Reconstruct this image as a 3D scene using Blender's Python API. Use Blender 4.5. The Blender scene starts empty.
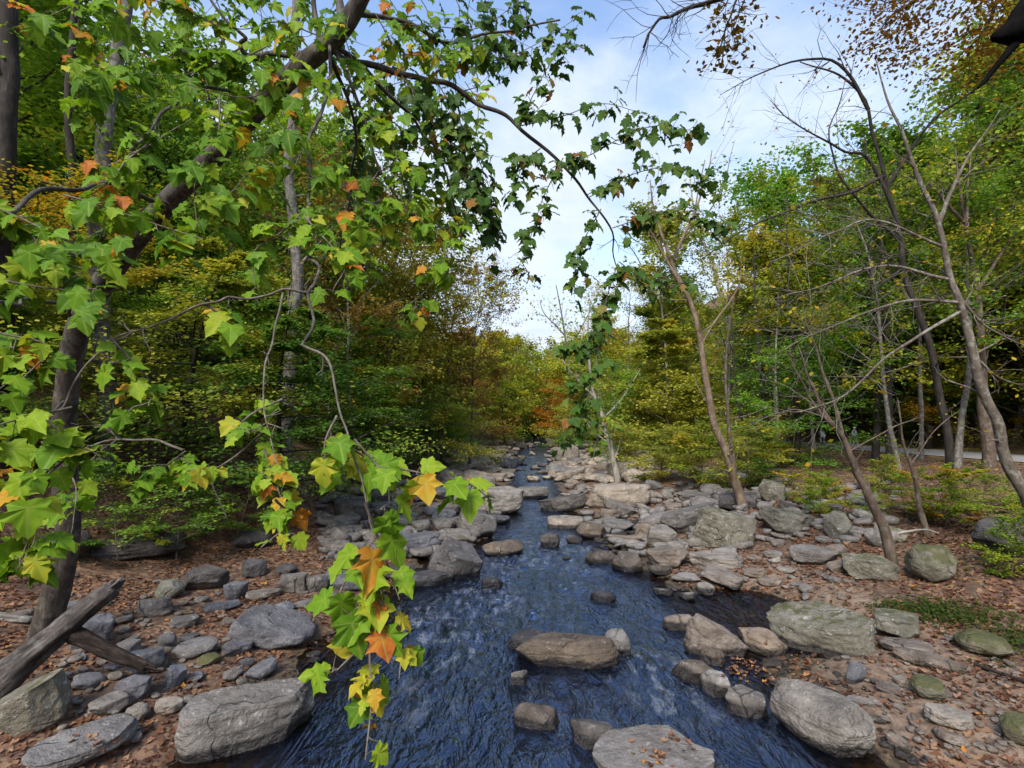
import bpy, bmesh, math, random
import numpy as np
from mathutils import Vector, Matrix

R = math.radians
rng = np.random.default_rng(11)
scene = bpy.context.scene
COL = scene.collection

# ------------------------------------------------------------------ camera
F = 512.0
PITCH = R(4.58)
CAM = np.array([0.0, 0.0, 4.0])
cam_d = bpy.data.cameras.new('camera')
cam_d.sensor_width = 36.0
cam_d.lens = 18.0
cam_d.clip_start = 0.05
cam_d.clip_end = 3000
cam = bpy.data.objects.new('camera', cam_d)
COL.objects.link(cam)
cam.location = CAM
cam.rotation_euler = (R(90) + PITCH, 0, 0)
scene.camera = cam
cp, sp = math.cos(PITCH), math.sin(PITCH)


def ray(u, v):
    dx, dy = (u - 512) / F, (384 - v) / F
    return np.array([dx, cp - dy * sp, sp + dy * cp])


def W(u, v, t):
    return CAM + ray(u, v) * t


# ------------------------------------------------------------------ noise
def _hash(ix, iy, iz, seed):
    with np.errstate(over='ignore'):
        n = (ix.astype(np.uint32) * np.uint32(374761393) + iy.astype(np.uint32) * np.uint32(668265263)
             + iz.astype(np.uint32) * np.uint32(2147483647 - 58) + np.uint32((seed * 974711 + 13) & 0xffffffff))
        n = (n ^ (n >> np.uint32(13))) * np.uint32(1274126177)
        n = n ^ (n >> np.uint32(16))
        n = n * np.uint32(2246822519)
        n = n ^ (n >> np.uint32(15))
    return (n & np.uint32(0xffff)).astype(np.float64) / 65535.0


def vnoise(p, seed=0):
    p = np.asarray(p, float)
    i = np.floor(p).astype(np.int64)
    f = p - i
    f = f * f * f * (f * (f * 6 - 15) + 10)
    out = 0
    for a in (0, 1):
        for b in (0, 1):
            for c in (0, 1):
                w = (f[..., 0] if a else 1 - f[..., 0]) * (f[..., 1] if b else 1 - f[..., 1]) * (f[..., 2] if c else 1 - f[..., 2])
                out = out + w * _hash(i[..., 0] + a, i[..., 1] + b, i[..., 2] + c, seed)
    return out * 2 - 1


def fbm(p, seed=0, oct=4, gain=.5):
    p = np.asarray(p, float)
    s, a = 0, 1.0
    for k in range(oct):
        s = s + a * vnoise(p, seed + k * 17)
        p = p * 2.03 + 5.1
        a *= gain
    return s


def fbm2(x, y, sc, seed=0, oct=4):
    return fbm(np.stack([x * sc, y * sc, np.zeros_like(x) + .37], -1), seed, oct)


def sstep(a, b, x):
    t = np.clip((x - a) / (b - a), 0, 1)
    return t * t * (3 - 2 * t)


# ------------------------------------------------------------------ terrain
YS = np.array([-40, 0, 6, 9.5, 12.5, 15.6, 19, 24, 32, 45, 60, 85, 130, 300.])
SL = np.array([-4.8, -4.4, -3.7, -3.3, -3.0, -2.0, -1.2, -.3, -.3, -.5, -.1, 1.0, 3.6, 13])
SR = np.array([4.2, 4.2, 4.3, 4.3, 4.1, 3.6, 2.9, 2.7, 3.0, 3.6, 4.8, 6.6, 8.6, 17])
ROAD0, ROAD1, ROADZ = 26.2, 32.4, 2.1


def shore(y):
    return np.interp(y, YS, SL), np.interp(y, YS, SR)


def H(x, y):
    x = np.asarray(x, float)
    y = np.asarray(y, float)
    l, r = shore(y)
    wob = fbm2(x * 0 + 3, y, .23, 5, 3) * .55
    dl = (l + wob) - x
    dr = x - (r + fbm2(x * 0 + 9, y, .25, 8, 3) * .5)
    n1 = fbm2(x, y, .35, 1, 4)
    n2 = fbm2(x, y, 1.6, 2, 3)
    # channel
    inside = np.minimum(-dl, -dr)
    h = -0.38 * sstep(-.1, 1.6, inside)
    pool_m = 0
    for (px, py, rx, ry, dd) in ((5.35, 11.3, 1.15, 1.5, .62), (4.2, 20.3, 1.1, 2.2, .45)):
        pool_m = pool_m + dd * np.exp(-(((x - px) / rx) ** 2 + ((y - py) / ry) ** 2) ** 1.5)
    # left bank: beach then steep slope
    hl = .10 * np.clip(dl, 0, 7) + sstep(6.0, 9.0, dl) * .75 + np.clip(dl - 7.5, 0, 40) * .47
    near_l = sstep(40, 20, y)
    hl = hl * (1 + 0 * near_l)
    # right bank: rocky shelf, rise, bench, road, hill
    hr = .12 * np.clip(dr, 0, 3.5) + sstep(3.2, 6.2, dr) * .55 + .055 * np.clip(dr - 5, 0, 20)
    xr = x
    bench = sstep(20.5, 24.8, xr)
    hr = np.where(xr > 20, hr * (1 - bench) + ROADZ * bench, hr)
    hr = np.minimum(hr, ROADZ)
    hill = np.clip(xr - 36.0, 0, 60)
    hr = hr + hill * .52 + sstep(0, 6, hill) * .5
    h = np.where(dl > 0, h + hl, h)
    h = np.where(dr > 0, h + hr, h)
    road_m = sstep(24.5, 25.6, xr) * sstep(34, 33, xr)
    away = sstep(-.3, 1.2, np.maximum(dl, dr))
    rough = n1 * .10 * (.35 + away) + n2 * .035
    rough = rough + n1 * .5 * sstep(9, 16, dl) + n1 * .7 * sstep(4, 14, hill)
    h = h + rough * (1 - road_m) - road_m * .03
    h = h - pool_m
    # the valley closes behind the far bend
    far = np.clip(y - 150 + .25 * (x - 10), 0, 90)
    h = h + far * .32
    return h


GX0, GY0, GS = -60.0, -4.0, .2
_gx, _gy = np.arange(GX0, 72, GS), np.arange(GY0, 205, GS)
_GH = H(*np.meshgrid(_gx, _gy, indexing='ij'))


def HF(x, y):
    """heights read from a grid"""
    a = np.clip((np.asarray(x, float) - GX0) / GS, 0, len(_gx) - 1.001)
    b = np.clip((np.asarray(y, float) - GY0) / GS, 0, len(_gy) - 1.001)
    i, j = a.astype(int), b.astype(int)
    f, g = a - i, b - j
    return (_GH[i, j] * (1 - f) + _GH[i + 1, j] * f) * (1 - g) + (_GH[i, j + 1] * (1 - f) + _GH[i + 1, j + 1] * f) * g


def H1(x, y):
    return float(HF(np.array([x]), np.array([y]))[0])


def hit(u, v, zmin=0.0):
    d = ray(u, v)
    t = np.concatenate([np.arange(2.0, 40, .04), np.arange(40, 260, .25)])
    P = CAM + d[None, :] * t[:, None]
    g = np.maximum(HF(P[:, 0], P[:, 1]), zmin)
    k = np.nonzero(P[:, 2] <= g)[0]
    if len(k) == 0:
        return CAM + d * 150, 150.0
    return P[k[0]], float(t[k[0]])


# ------------------------------------------------------------------ mesh helpers
def new_mesh(name, verts, faces, mats=(), smooth=True, attrs=None):
    """faces: list of (M,k) int arrays"""
    me = bpy.data.meshes.new(name)
    verts = np.asarray(verts, np.float32)
    me.vertices.add(len(verts))
    me.vertices.foreach_set('co', verts.ravel())
    faces = [np.asarray(f, np.int32) for f in faces if len(f)]
    vi = np.concatenate([f.ravel() for f in faces])
    tot = np.concatenate([np.full(len(f), f.shape[1], np.int32) for f in faces])
    st = np.concatenate([[0], np.cumsum(tot)[:-1]]).astype(np.int32)
    me.loops.add(len(vi))
    me.loops.foreach_set('vertex_index', vi)
    me.polygons.add(len(tot))
    me.polygons.foreach_set('loop_start', st)
    me.polygons.foreach_set('use_smooth', np.full(len(tot), smooth, bool))
    for m in mats:
        me.materials.append(m)
    for an, (dom, arr) in (attrs or {}).items():
        a = me.attributes.new(an, 'FLOAT', dom)
        a.data.foreach_set('value', np.asarray(arr, np.float32).ravel())
    me.update(calc_edges=True)
    return me


def link(name, me, parent=None, loc=None):
    o = bpy.data.objects.new(name, me)
    COL.objects.link(o)
    if parent is not None:
        o.parent = parent
    if loc is not None:
        o.location = loc
    return o


def tag(o, label=None, cat=None, group=None, kind=None):
    if label: o['label'] = label
    if cat: o['category'] = cat
    if group: o['group'] = group
    if kind: o['kind'] = kind
    return o


def empty(name, loc=(0, 0, 0), rz=0.0, label=None, cat=None, group=None):
    o = bpy.data.objects.new(name, None)
    COL.objects.link(o)
    o.location = loc
    o.rotation_euler = (0, 0, rz)
    o.empty_display_size = .2
    return tag(o, label, cat, group)


class Tubes:
    """collects tapered tubes into one mesh"""
    def __init__(self):
        self.v, self.f, self.t, self.n = [], [], [], 0

    def add(self, pts, radii, sides=6, rough=0.0, seed=0):
        pts = np.asarray(pts, float)
        n = len(pts)
        radii = np.broadcast_to(np.asarray(radii, float), (n,))
        tan = np.gradient(pts, axis=0)
        tan /= np.linalg.norm(tan, axis=1)[:, None] + 1e-9
        up = np.array([0, 0, 1.0]) if abs(tan[0, 2]) < .9 else np.array([1.0, 0, 0])
        a = np.cross(tan, up)
        a /= np.linalg.norm(a, axis=1)[:, None] + 1e-9
        for i in range(1, n):
            if a[i] @ a[i - 1] < 0:
                a[i] = -a[i]
        b = np.cross(tan, a)
        th = np.linspace(0, 2 * math.pi, sides, endpoint=False)
        rr = radii[:, None] * np.ones(sides)[None]
        if rough:
            q = np.stack([pts[:, 0][:, None] * 1.2 + np.cos(th) * 1.3, pts[:, 1][:, None] * 1.2 + np.sin(th) * 1.3, pts[:, 2][:, None] * 1.6 + 0 * th], -1)
            rr = rr * (1 + rough * fbm(q, seed, 3))
        ring = pts[:, None, :] + rr[..., None] * (np.cos(th)[None, :, None] * a[:, None, :] + np.sin(th)[None, :, None] * b[:, None, :])
        base = self.n
        self.v.append(ring.reshape(-1, 3))
        i = np.arange(n - 1)[:, None] * sides
        j = np.arange(sides)[None]
        j2 = (j + 1) % sides
        q = np.stack([i + j, i + j2, i + sides + j2, i + sides + j], -1).reshape(-1, 4) + base
        self.f.append(q)
        # end cap
        tip = pts[-1] + tan[-1] * radii[-1] * .6
        self.v.append(tip[None])
        k = base + (n - 1) * sides
        jj = np.arange(sides)
        self.t.append(np.stack([k + jj, k + (jj + 1) % sides, np.full(sides, base + n * sides)], -1))
        self.n += n * sides + 1

    def mesh(self, name, mats):
        return new_mesh(name, np.concatenate(self.v), [np.concatenate(self.f), np.concatenate(self.t)], mats)


def smooth_path(pts, n=8):
    """Catmull-Rom through pts"""
    P = np.asarray(pts, float)
    if len(P) < 3:
        s = np.linspace(0, 1, n + 1)[:, None]
        return P[0] * (1 - s) + P[-1] * s
    Q = np.vstack([2 * P[0] - P[1], P, 2 * P[-1] - P[-2]])
    out = []
    for i in range(1, len(Q) - 2):
        t = np.linspace(0, 1, n, endpoint=False)[:, None]
        p0, p1, p2, p3 = Q[i - 1], Q[i], Q[i + 1], Q[i + 2]
        out.append(.5 * (2 * p1 + (p2 - p0) * t + (2 * p0 - 5 * p1 + 4 * p2 - p3) * t ** 2 + (3 * p1 - p0 - 3 * p2 + p3) * t ** 3))
    out.append(P[-1:])
    return np.vstack(out)


def norm(a):
    return a / (np.linalg.norm(a, axis=-1, keepdims=True) + 1e-9)


# leaf templates: (verts(x across, y along tip, z bow), faces, vein)
T_QUAD = (np.array([[0, 0, 0], [.34, .5, -.06], [0, 1, -.12], [-.34, .5, -.06]]), np.array([[0, 1, 2, 3]]), np.zeros(4))


def palmate():
    """five-lobed plane leaf, base of blade at the origin, tip along +y, total length about 1"""
    half = [(0.0, 0.0, .6), (.14, -.07, .3), (.30, -.03, .6), (.45, .03, 1.0), (.40, .13, .5), (.38, .22, .15), (.46, .30, .5), (.58, .44, 1.0), (.48, .47, .6),
            (.38, .52, .45), (.29, .56, .12), (.29, .66, .4), (.22, .76, .5), (.11, .89, .75)]
    out = [(0.0, -.0, .6)] + half[1:] + [(0.0, 1.03, 1.0)] + [(-x, y, a) for x, y, a in half[:0:-1]]
    v = [(0.0, .2, 0.0, 1.0)]
    for x, y, a in out:
        v.append((x, y, -.30 * (x * x) - .22 * max(y - .2, 0) ** 2 + .16 * abs(x) * (.5 if a < .4 else 1.0) - (.07 if a > .8 and abs(x) > .1 else 0), a))
    v = np.array(v)
    n = len(out)
    f = np.array([[0, 1 + i, 1 + (i + 1) % n] for i in range(n)])
    return v[:, :3], f[:, ::-1], v[:, 3]


T_PALM = palmate()
T_FALL = (np.array([[0, 0, 0], [.22, .18, .05], [.36, .45, .12], [.17, .62, .02], [.12, .85, .0], [0, 1.05, .10], [-.16, .80, .08], [-.2, .6, .0], [-.38, .40, .16], [-.2, .15, .03], [0, .45, -.05]]),
          np.array([[10, i, (i + 1) % 10] for i in range(10)])[:, ::-1], np.zeros(11))


def leaf_mesh(name, P, N, T, S, tint, mat, tmpl=T_QUAD, bow=1.0):
    P, N, T = np.asarray(P, float), norm(np.asarray(N, float)), norm(np.asarray(T, float))
    T = norm(T - N * (T * N).sum(1, keepdims=True))
    B = np.cross(T, N)
    tv, tf, va = tmpl
    S = np.asarray(S, float)[:, None, None]
    bw = np.asarray(bow, float).reshape(-1, 1, 1) if np.ndim(bow) else bow
    if tmpl is T_PALM:
        rw = np.random.default_rng(len(P))
        warp = rw.normal(size=(len(P), len(tv), 1)) * .028
        asp = rw.uniform(.78, 1.12, (len(P), 1, 1))
        tv = tv.copy()
    else:
        warp, asp = 0, 1
    V = P[:, None, :] + S * (asp * (tv[None, :, 0:1] + warp) * B[:, None] + tv[None, :, 1:2] * T[:, None] + (bw * tv[None, :, 2:3] + 1.4 * warp) * N[:, None])
    n, k = len(P), len(tv)
    faces = (np.arange(n)[:, None, None] * k + tf[None]).reshape(-1, tf.shape[1])
    attrs = {'tint': ('POINT', np.repeat(np.clip(tint, 0, 1), k))}
    if tmpl is T_PALM:
        attrs['vein'] = ('POINT', np.tile(va, n))
    return new_mesh(name, V.reshape(-1, 3), [faces], [mat], smooth=tmpl is not T_QUAD, attrs=attrs)


# ------------------------------------------------------------------ materials
def nt(name):
    m = bpy.data.materials.new(name)
    m.use_nodes = True
    t = m.node_tree
    t.nodes.clear()
    return m, t


class NB:
    def __init__(self, t):
        self.t = t

    def n(self, typ, **kw):
        x = self.t.nodes.new(typ)
        for k, v in kw.items():
            if k.startswith('i_'):
                x.inputs[int(k[2:]) if k[2:].isdigit() else k[2:].replace('_', ' ')].default_value = v
            else:
                setattr(x, k, v)
        return x

    def l(self, a, b):
        self.t.links.new(a, b)

    def noise(self, vec, scale, detail=4, rough=.55, dist=0.0):
        x = self.n('ShaderNodeTexNoise')
        x.inputs['Scale'].default_value = scale
        x.inputs['Detail'].default_value = detail
        x.inputs['Roughness'].default_value = rough
        x.inputs['Distortion'].default_value = dist
        if vec is not None: self.l(vec, x.inputs['Vector'])
        return x.outputs['Fac']

    def ramp(self, fac, stops, interp='LINEAR'):
        x = self.n('ShaderNodeValToRGB')
        cr = x.color_ramp
        cr.interpolation = interp
        while len(cr.elements) < len(stops): cr.elements.new(.5)
        for e, (p, c) in zip(cr.elements, stops):
            e.position = p
            e.color = (*c, 1) if len(c) == 3 else c
        self.l(fac, x.inputs[0])
        return x.outputs[0]

    def map(self, x, a, b, c=0.0, d=1.0):
        m = self.n('ShaderNodeMapRange')
        m.interpolation_type = 'SMOOTHSTEP'
        for i, v in zip((1, 2, 3, 4), (a, b, c, d)): m.inputs[i].default_value = v
        self.l(x, m.inputs[0])
        return m.outputs[0]

    def math(self, op, a, b=None):
        m = self.n('ShaderNodeMath', operation=op)
        for i, v in enumerate((a, b)):
            if v is None: continue
            if isinstance(v, (int, float)): m.inputs[i].default_value = v
            else: self.l(v, m.inputs[i])
        return m.outputs[0]

    def mix(self, fac, a, b, typ='MIX'):
        m = self.n('ShaderNodeMix', data_type='RGBA', blend_type=typ)
        for sock, v in ((m.inputs[0], fac), (m.inputs[6], a), (m.inputs[7], b)):
            if isinstance(v, (int, float)): sock.default_value = v
            elif isinstance(v, tuple): sock.default_value = (*v, 1)
            else: self.l(v, sock)
        return m.outputs[2]

    def out(self, sh, disp=None):
        o = self.n('ShaderNodeOutputMaterial')
        self.l(sh, o.inputs[0])

    def bump(self, h, strength, dist=.02, normal=None):
        b = self.n('ShaderNodeBump')
        b.inputs['Strength'].default_value = strength
        b.inputs['Distance'].default_value = dist
        self.l(h, b.inputs['Height'])
        if normal is not None: self.l(normal, b.inputs['Normal'])
        return b.outputs[0]

    def bsdf(self, color, rough=.7, normal=None, spec=.4):
        p = self.n('ShaderNodeBsdfPrincipled')
        for k, v in (('Base Color', color), ('Roughness', rough)):
            if isinstance(v, (int, float)): p.inputs[k].default_value = v
            elif isinstance(v, tuple): p.inputs[k].default_value = (*v, 1)
            else: self.l(v, p.inputs[k])
        p.inputs['Specular IOR Level'].default_value = spec
        if normal is not None: self.l(normal, p.inputs['Normal'])
        return p.outputs[0]


def mat_leaf(name, stops, trans=.48, gloss=.3, vein=None, rough=.55):
    m, t = nt(name)
    b = NB(t)
    a = b.n('ShaderNodeAttribute', attribute_name='tint').outputs['Fac']
    oi = b.n('ShaderNodeObjectInfo').outputs['Random']
    f = b.math('ADD', a, b.math('MULTIPLY', b.math('SUBTRACT', oi, .5), .16))
    col = None
    if vein:
        geo = b.n('ShaderNodeTexCoord').outputs['Object']
        nz = b.noise(geo, 26, 3)
        f = b.math('ADD', f, b.math('MULTIPLY', b.math('SUBTRACT', nz, .5), .34))
        col = b.ramp(f, stops)
        va = b.n('ShaderNodeAttribute', attribute_name='vein').outputs['Fac']
        vm = b.map(va, .90, .98)
        col = b.mix(b.math('MULTIPLY', vm, .35), col, vein)
        sp_ = b.map(b.noise(geo, 85, 2), .66, .72)
        col = b.mix(b.math('MULTIPLY', sp_, .5), col, (.10, .055, .015))
    else:
        col = b.ramp(f, stops)
    if vein:
        d = b.bsdf(col, rough, None, gloss * .4)
    else:
        dn = b.n('ShaderNodeBsdfDiffuse')
        b.l(col, dn.inputs[0])
        d = dn.outputs[0]
    tr = b.n('ShaderNodeBsdfTranslucent')
    tcol = b.mix(1.0, col, (1.0, .95, .45), 'MULTIPLY')
    b.l(tcol, tr.inputs[0])
    mx = b.n('ShaderNodeMixShader')
    mx.inputs[0].default_value = trans
    b.l(d, mx.inputs[1])
    b.l(tr.outputs[0], mx.inputs[2])
    b.out(mx.outputs[0])
    return m


G_D = (.030, .055, .016)
G_M = (.058, .100, .024)
G_L = (.110, .160, .032)
G_Y = (.200, .205, .040)
YEL = (.400, .270, .040)
ORA = (.380, .140, .028)
BRN = (.150, .070, .030)
L = {}


def bright(stops, k, s=1.12):
    out = []
    for a, c in stops:
        m = (c[0] + c[1]) / 2
        out.append((a, (min(.6, max(.004, (m + (c[0] - m) * s)) * k), min(.6, max(.004, (m + (c[1] - m) * s)) * k), c[2] * k * .62)))
    return out


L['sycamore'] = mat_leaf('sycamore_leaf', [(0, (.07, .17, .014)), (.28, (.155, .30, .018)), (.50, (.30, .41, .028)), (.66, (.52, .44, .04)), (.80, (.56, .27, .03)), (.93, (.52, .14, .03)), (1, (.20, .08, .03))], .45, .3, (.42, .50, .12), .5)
L['sycamore_dark'] = mat_leaf('sycamore_leaf_painted_shade', [(0, (.035, .085, .016)), (.4, (.070, .145, .022)), (.72, (.15, .20, .03)), (.88, (.25, .10, .025)), (1, BRN)], .34, .35, (.09, .13, .05), .45)  # darker copy of the sycamore leaf, shade put into its colours
L['green'] = mat_leaf('forest_green_leaf', bright([(0, G_D), (.45, G_M), (.8, G_L), (1, G_Y)], 2.89))
L['dark'] = mat_leaf('dark_green_leaf', bright([(0, (.016, .034, .012)), (.5, (.034, .062, .018)), (.9, (.070, .105, .026)), (1, (.13, .14, .03))], 3.16))
L['olive'] = mat_leaf('olive_leaf', bright([(0, (.055, .075, .020)), (.45, (.115, .130, .032)), (.8, (.19, .18, .045)), (1, (.28, .19, .05))], 2.67))
L['yellowgreen'] = mat_leaf('yellow_green_leaf', bright([(0, (.08, .12, .024)), (.4, (.16, .19, .035)), (.75, (.30, .27, .045)), (1, (.40, .25, .04))], 1.69))
L['yellow'] = mat_leaf('yellow_leaf', bright([(0, (.17, .19, .03)), (.4, (.33, .29, .04)), (.75, (.44, .32, .04)), (1, (.42, .20, .03))], 1.15))
L['orange'] = mat_leaf('orange_leaf', bright([(0, (.22, .17, .03)), (.35, (.36, .19, .03)), (.7, (.36, .11, .026)), (1, (.20, .06, .03))], 1.15))
L['rust'] = mat_leaf('rust_leaf', bright([(0, (.12, .105, .035)), (.4, (.165, .115, .045)), (.75, (.20, .105, .045)), (1, (.27, .13, .03))], 1.82))
L['red'] = mat_leaf('red_leaf', bright([(0, (.13, .09, .04)), (.4, (.20, .09, .04)), (.8, (.30, .12, .04)), (1, (.30, .16, .04))], .85, .85))
L['vivid'] = mat_leaf('vivid_green_leaf', bright([(0, (.026, .070, .018)), (.5, (.050, .118, .026)), (.9, (.09, .16, .03)), (1, (.12, .18, .035))], 2.88, .9))
L['bush'] = mat_leaf('bush_leaf', [(0, (.12, .21, .022)), (.5, (.25, .36, .03)), (.8, (.40, .40, .04)), (1, (.48, .30, .04))])
L['ivy'] = mat_leaf('ivy_leaf', [(0, (.03, .06, .015)), (.5, (.06, .10, .02)), (.85, (.12, .14, .03)), (1, (.18, .15, .04))])
L['litter'] = mat_leaf('fallen_leaf', [(0, (.05, .028, .02)), (.3, (.115, .055, .034)), (.55, (.185, .092, .055)), (.78, (.26, .165, .105)), (.92, (.40, .17, .04)), (1, (.48, .32, .05))], .1, .3)


def mat_bark(name, c1, c2, c3, scale=1.0, lichen=.0, bump=.5, spec=.25):
    m, t = nt(name)
    b = NB(t)
    co = b.n('ShaderNodeTexCoord').outputs['Object']
    mp = b.n('ShaderNodeMapping')
    mp.inputs['Scale'].default_value = (9 * scale, 9 * scale, 1.6 * scale)
    b.l(co, mp.inputs[0])
    n1 = b.noise(mp.outputs[0], 1.6, 6, .65)
    n2 = b.noise(co, 2.2 * scale, 4)
    col = b.ramp(n1, [(.3, c1), (.55, c2), (.75, c3)])
    col = b.mix(b.map(n2, .45, .65), col, b.mix(.6, col, c1), 'MIX')
    if lichen:
        lm = b.map(b.noise(co, 6 * scale, 3, .6), .52, .60)
        col = b.mix(b.math('MULTIPLY', lm, lichen), col, (.34, .35, .30))
    nrm = b.bump(n1, bump, .03)
    b.out(b.bsdf(col, .85, nrm, spec))
    return m


B = {}
B['dark'] = mat_bark('dark_bark', (.016, .013, .011), (.04, .033, .027), (.085, .073, .062))
B['grey'] = mat_bark('grey_bark', (.07, .062, .055), (.15, .135, .12), (.25, .23, .21), 1, .35)
B['brown'] = mat_bark('brown_bark', (.06, .042, .030), (.13, .096, .07), (.22, .17, .13), 1, .15)
B['tan'] = mat_bark('tan_bark', (.10, .07, .045), (.21, .15, .10), (.32, .25, .18), 1, .2)
B['pale'] = mat_bark('pale_bark', (.18, .16, .135), (.34, .31, .27), (.5, .47, .42), .8, .3)
B['lichen'] = mat_bark('lichened_bark', (.07, .055, .042), (.15, .125, .098), (.23, .20, .16), 1.2, .4)
B['syc'] = mat_bark('plane_bark', (.026, .021, .017), (.075, .062, .050), (.165, .142, .118), 1.0, .12)
B['stub'] = mat_bark('rotten_wood', (.008, .006, .005), (.03, .022, .018), (.075, .058, .048), 1.6, 0, .9, .1)
B['black'] = mat_bark('blackened_bark', (.004, .004, .004), (.008, .007, .007), (.014, .012, .011), spec=.02)
B['twig'] = mat_bark('twig_bark', (.07, .055, .042), (.14, .115, .09), (.24, .20, .165), 3, .2, .2)
B['log'] = mat_bark('weathered_wood', (.022, .018, .016), (.085, .072, .064), (.215, .19, .175), 1.5, .12, 1.0)


def mat_rock(name, c1, c2, c3, lichen=.3, moss=0.0, wet=True, scale=1.0):
    m, t = nt(name)
    b = NB(t)
    tc = b.n('ShaderNodeTexCoord').outputs['Object']
    geo = b.n('ShaderNodeNewGeometry')
    oi = b.n('ShaderNodeObjectInfo')
    off = b.n('ShaderNodeVectorMath', operation='ADD')
    b.l(geo.outputs['Position'], off.inputs[0])
    sc = b.n('ShaderNodeVectorMath', operation='SCALE')
    b.l(oi.outputs['Location'], sc.inputs[0])
    sc.inputs['Scale'].default_value = 3.7
    b.l(sc.outputs[0], off.inputs[1])
    co = off.outputs[0]
    n1 = b.noise(co, 2.1 * scale, 5, .6, .4)
    n2 = b.noise(co, 11 * scale, 5, .7)
    n3 = b.noise(co, 48 * scale, 3, .7)
    col = b.ramp(n1, [(.25, c1), (.5, c2), (.75, c3)])
    col = b.mix(b.map(n2, .25, .75, .0, .55), col, b.mix(1.0, col, (.55, .52, .5), 'MULTIPLY'))
    # veins / strata
    wv = b.n('ShaderNodeTexWave', wave_type='BANDS', bands_direction='Z')
    wv.inputs['Scale'].default_value = 2.4 * scale
    wv.inputs['Distortion'].default_value = 5.5
    wv.inputs['Detail'].default_value = 4
    b.l(co, wv.inputs[0])
    col = b.mix(b.map(wv.outputs['Fac'], .80, .99, 0, .16), col, b.mix(1.0, col, (.5, .46, .44), 'MULTIPLY'))
    rnd = b.ramp(oi.outputs['Random'], [(0, (.74, .75, .80)), (.35, (1.0, .96, .92)), (.7, (.88, .90, .96)), (1, (1.16, 1.08, .98))])
    col = b.mix(1.0, col, rnd, 'MULTIPLY')
    if lichen:
        lm = b.math('MULTIPLY', b.map(n2, .55, .64), b.map(b.noise(co, 3.3 * scale, 3), .44, .56))
        col = b.mix(b.math('MULTIPLY', lm, lichen), col, (.46, .46, .42))
    vc_ = b.n('ShaderNodeTexVoronoi', feature='DISTANCE_TO_EDGE')
    vc_.inputs['Scale'].default_value = .9 * scale
    wv2 = b.n('ShaderNodeVectorMath', operation='ADD')
    nv2 = b.n('ShaderNodeTexNoise')
    nv2.inputs['Scale'].default_value = 2.6 * scale
    nv2.inputs['Detail'].default_value = 2
    b.l(co, nv2.inputs[0])
    sv2 = b.n('ShaderNodeVectorMath', operation='SCALE')
    sv2.inputs['Scale'].default_value = .42
    b.l(nv2.outputs['Color'], sv2.inputs[0])
    b.l(sv2.outputs[0], wv2.inputs[0])
    b.l(co, wv2.inputs[1])
    b.l(wv2.outputs[0], vc_.inputs['Vector'])
    crack = b.math('MULTIPLY', b.map(vc_.outputs['Distance'], .0, .022, 1.0, 0.0), b.map(b.noise(co, 1.3 * scale, 2), .48, .60))
    col = b.mix(b.math('MULTIPLY', crack, .7), col, (.03, .026, .023))
    stn = b.map(b.noise(co, 1.4 * scale, 6, .7, .6), .50, .66)
    col = b.mix(b.math('MULTIPLY', stn, .45), col, b.mix(1.0, col, (.56, .47, .38), 'MULTIPLY'))
    if moss:
        up = b.n('ShaderNodeSeparateXYZ')
        b.l(geo.outputs['Normal'], up.inputs[0])
        mm = b.math('ADD', b.math('MULTIPLY', up.outputs[2], .35), b.noise(co, 4.5 * scale, 5, .65))
        mm = b.map(mm, .92 - .5 * moss, 1.08 - .5 * moss)
        mcol = b.ramp(n3, [(.3, (.045, .05, .014)), (.6, (.09, .095, .028)), (.8, (.14, .13, .05))])
        col = b.mix(b.math('MULTIPLY', mm, .85), col, mcol)
    rough = .82
    if wet:
        pz = b.n('ShaderNodeSeparateXYZ')
        b.l(geo.outputs['Position'], pz.inputs[0])
        wz = b.math('ADD', pz.outputs[2], b.math('MULTIPLY', b.math('SUBTRACT', n1, .5), .10))
        wm = b.map(wz, .10, .17, 1.0, 0.0)
        col = b.mix(b.math('MULTIPLY', wm, .86), col, (.014, .012, .011))
        rough = b.math('SUBTRACT', .82, b.math('MULTIPLY', wm, .5))
    hh = b.math('ADD', b.math('MULTIPLY', n2, 1.0), b.math('MULTIPLY', n3, .5))
    hh = b.math('ADD', hh, b.math('MULTIPLY', b.map(b.noise(co, 3.4 * scale, 5, .65), .35, .65), .8))
    hh = b.math('SUBTRACT', hh, b.math('MULTIPLY', crack, .9))
    nrm = b.bump(hh, .75, .05)
    col = b.mix(b.map(n3, .3, .7, 0, .35), col, b.mix(1.0, col, (.5, .48, .46), 'MULTIPLY'))
    b.out(b.bsdf(col, rough, nrm, .35))
    return m


K = {}
K['grey'] = mat_rock('grey_stone', (.115, .105, .095), (.215, .20, .182), (.35, .33, .30), .55)
K['blue'] = mat_rock('bluish_stone', (.075, .076, .084), (.155, .158, .175), (.28, .285, .305), .35)
K['tan'] = mat_rock('tan_stone', (.15, .12, .09), (.275, .23, .185), (.42, .37, .31), .4)
K['pale'] = mat_rock('pale_stone', (.18, .16, .135), (.32, .29, .25), (.47, .44, .39), .5)
K['dark'] = mat_rock('dark_stone', (.042, .04, .042), (.095, .09, .09), (.17, .16, .155), .25)
K['brown'] = mat_rock('brown_stone', (.075, .06, .046), (.15, .122, .096), (.27, .225, .18), .45)
K['mossy'] = mat_rock('mossy_stone', (.12, .115, .09), (.215, .205, .16), (.33, .315, .26), .75, .27)
K['moss'] = mat_rock('moss_covered_stone', (.11, .105, .07), (.19, .18, .12), (.28, .26, .20), .3, .74)


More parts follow.
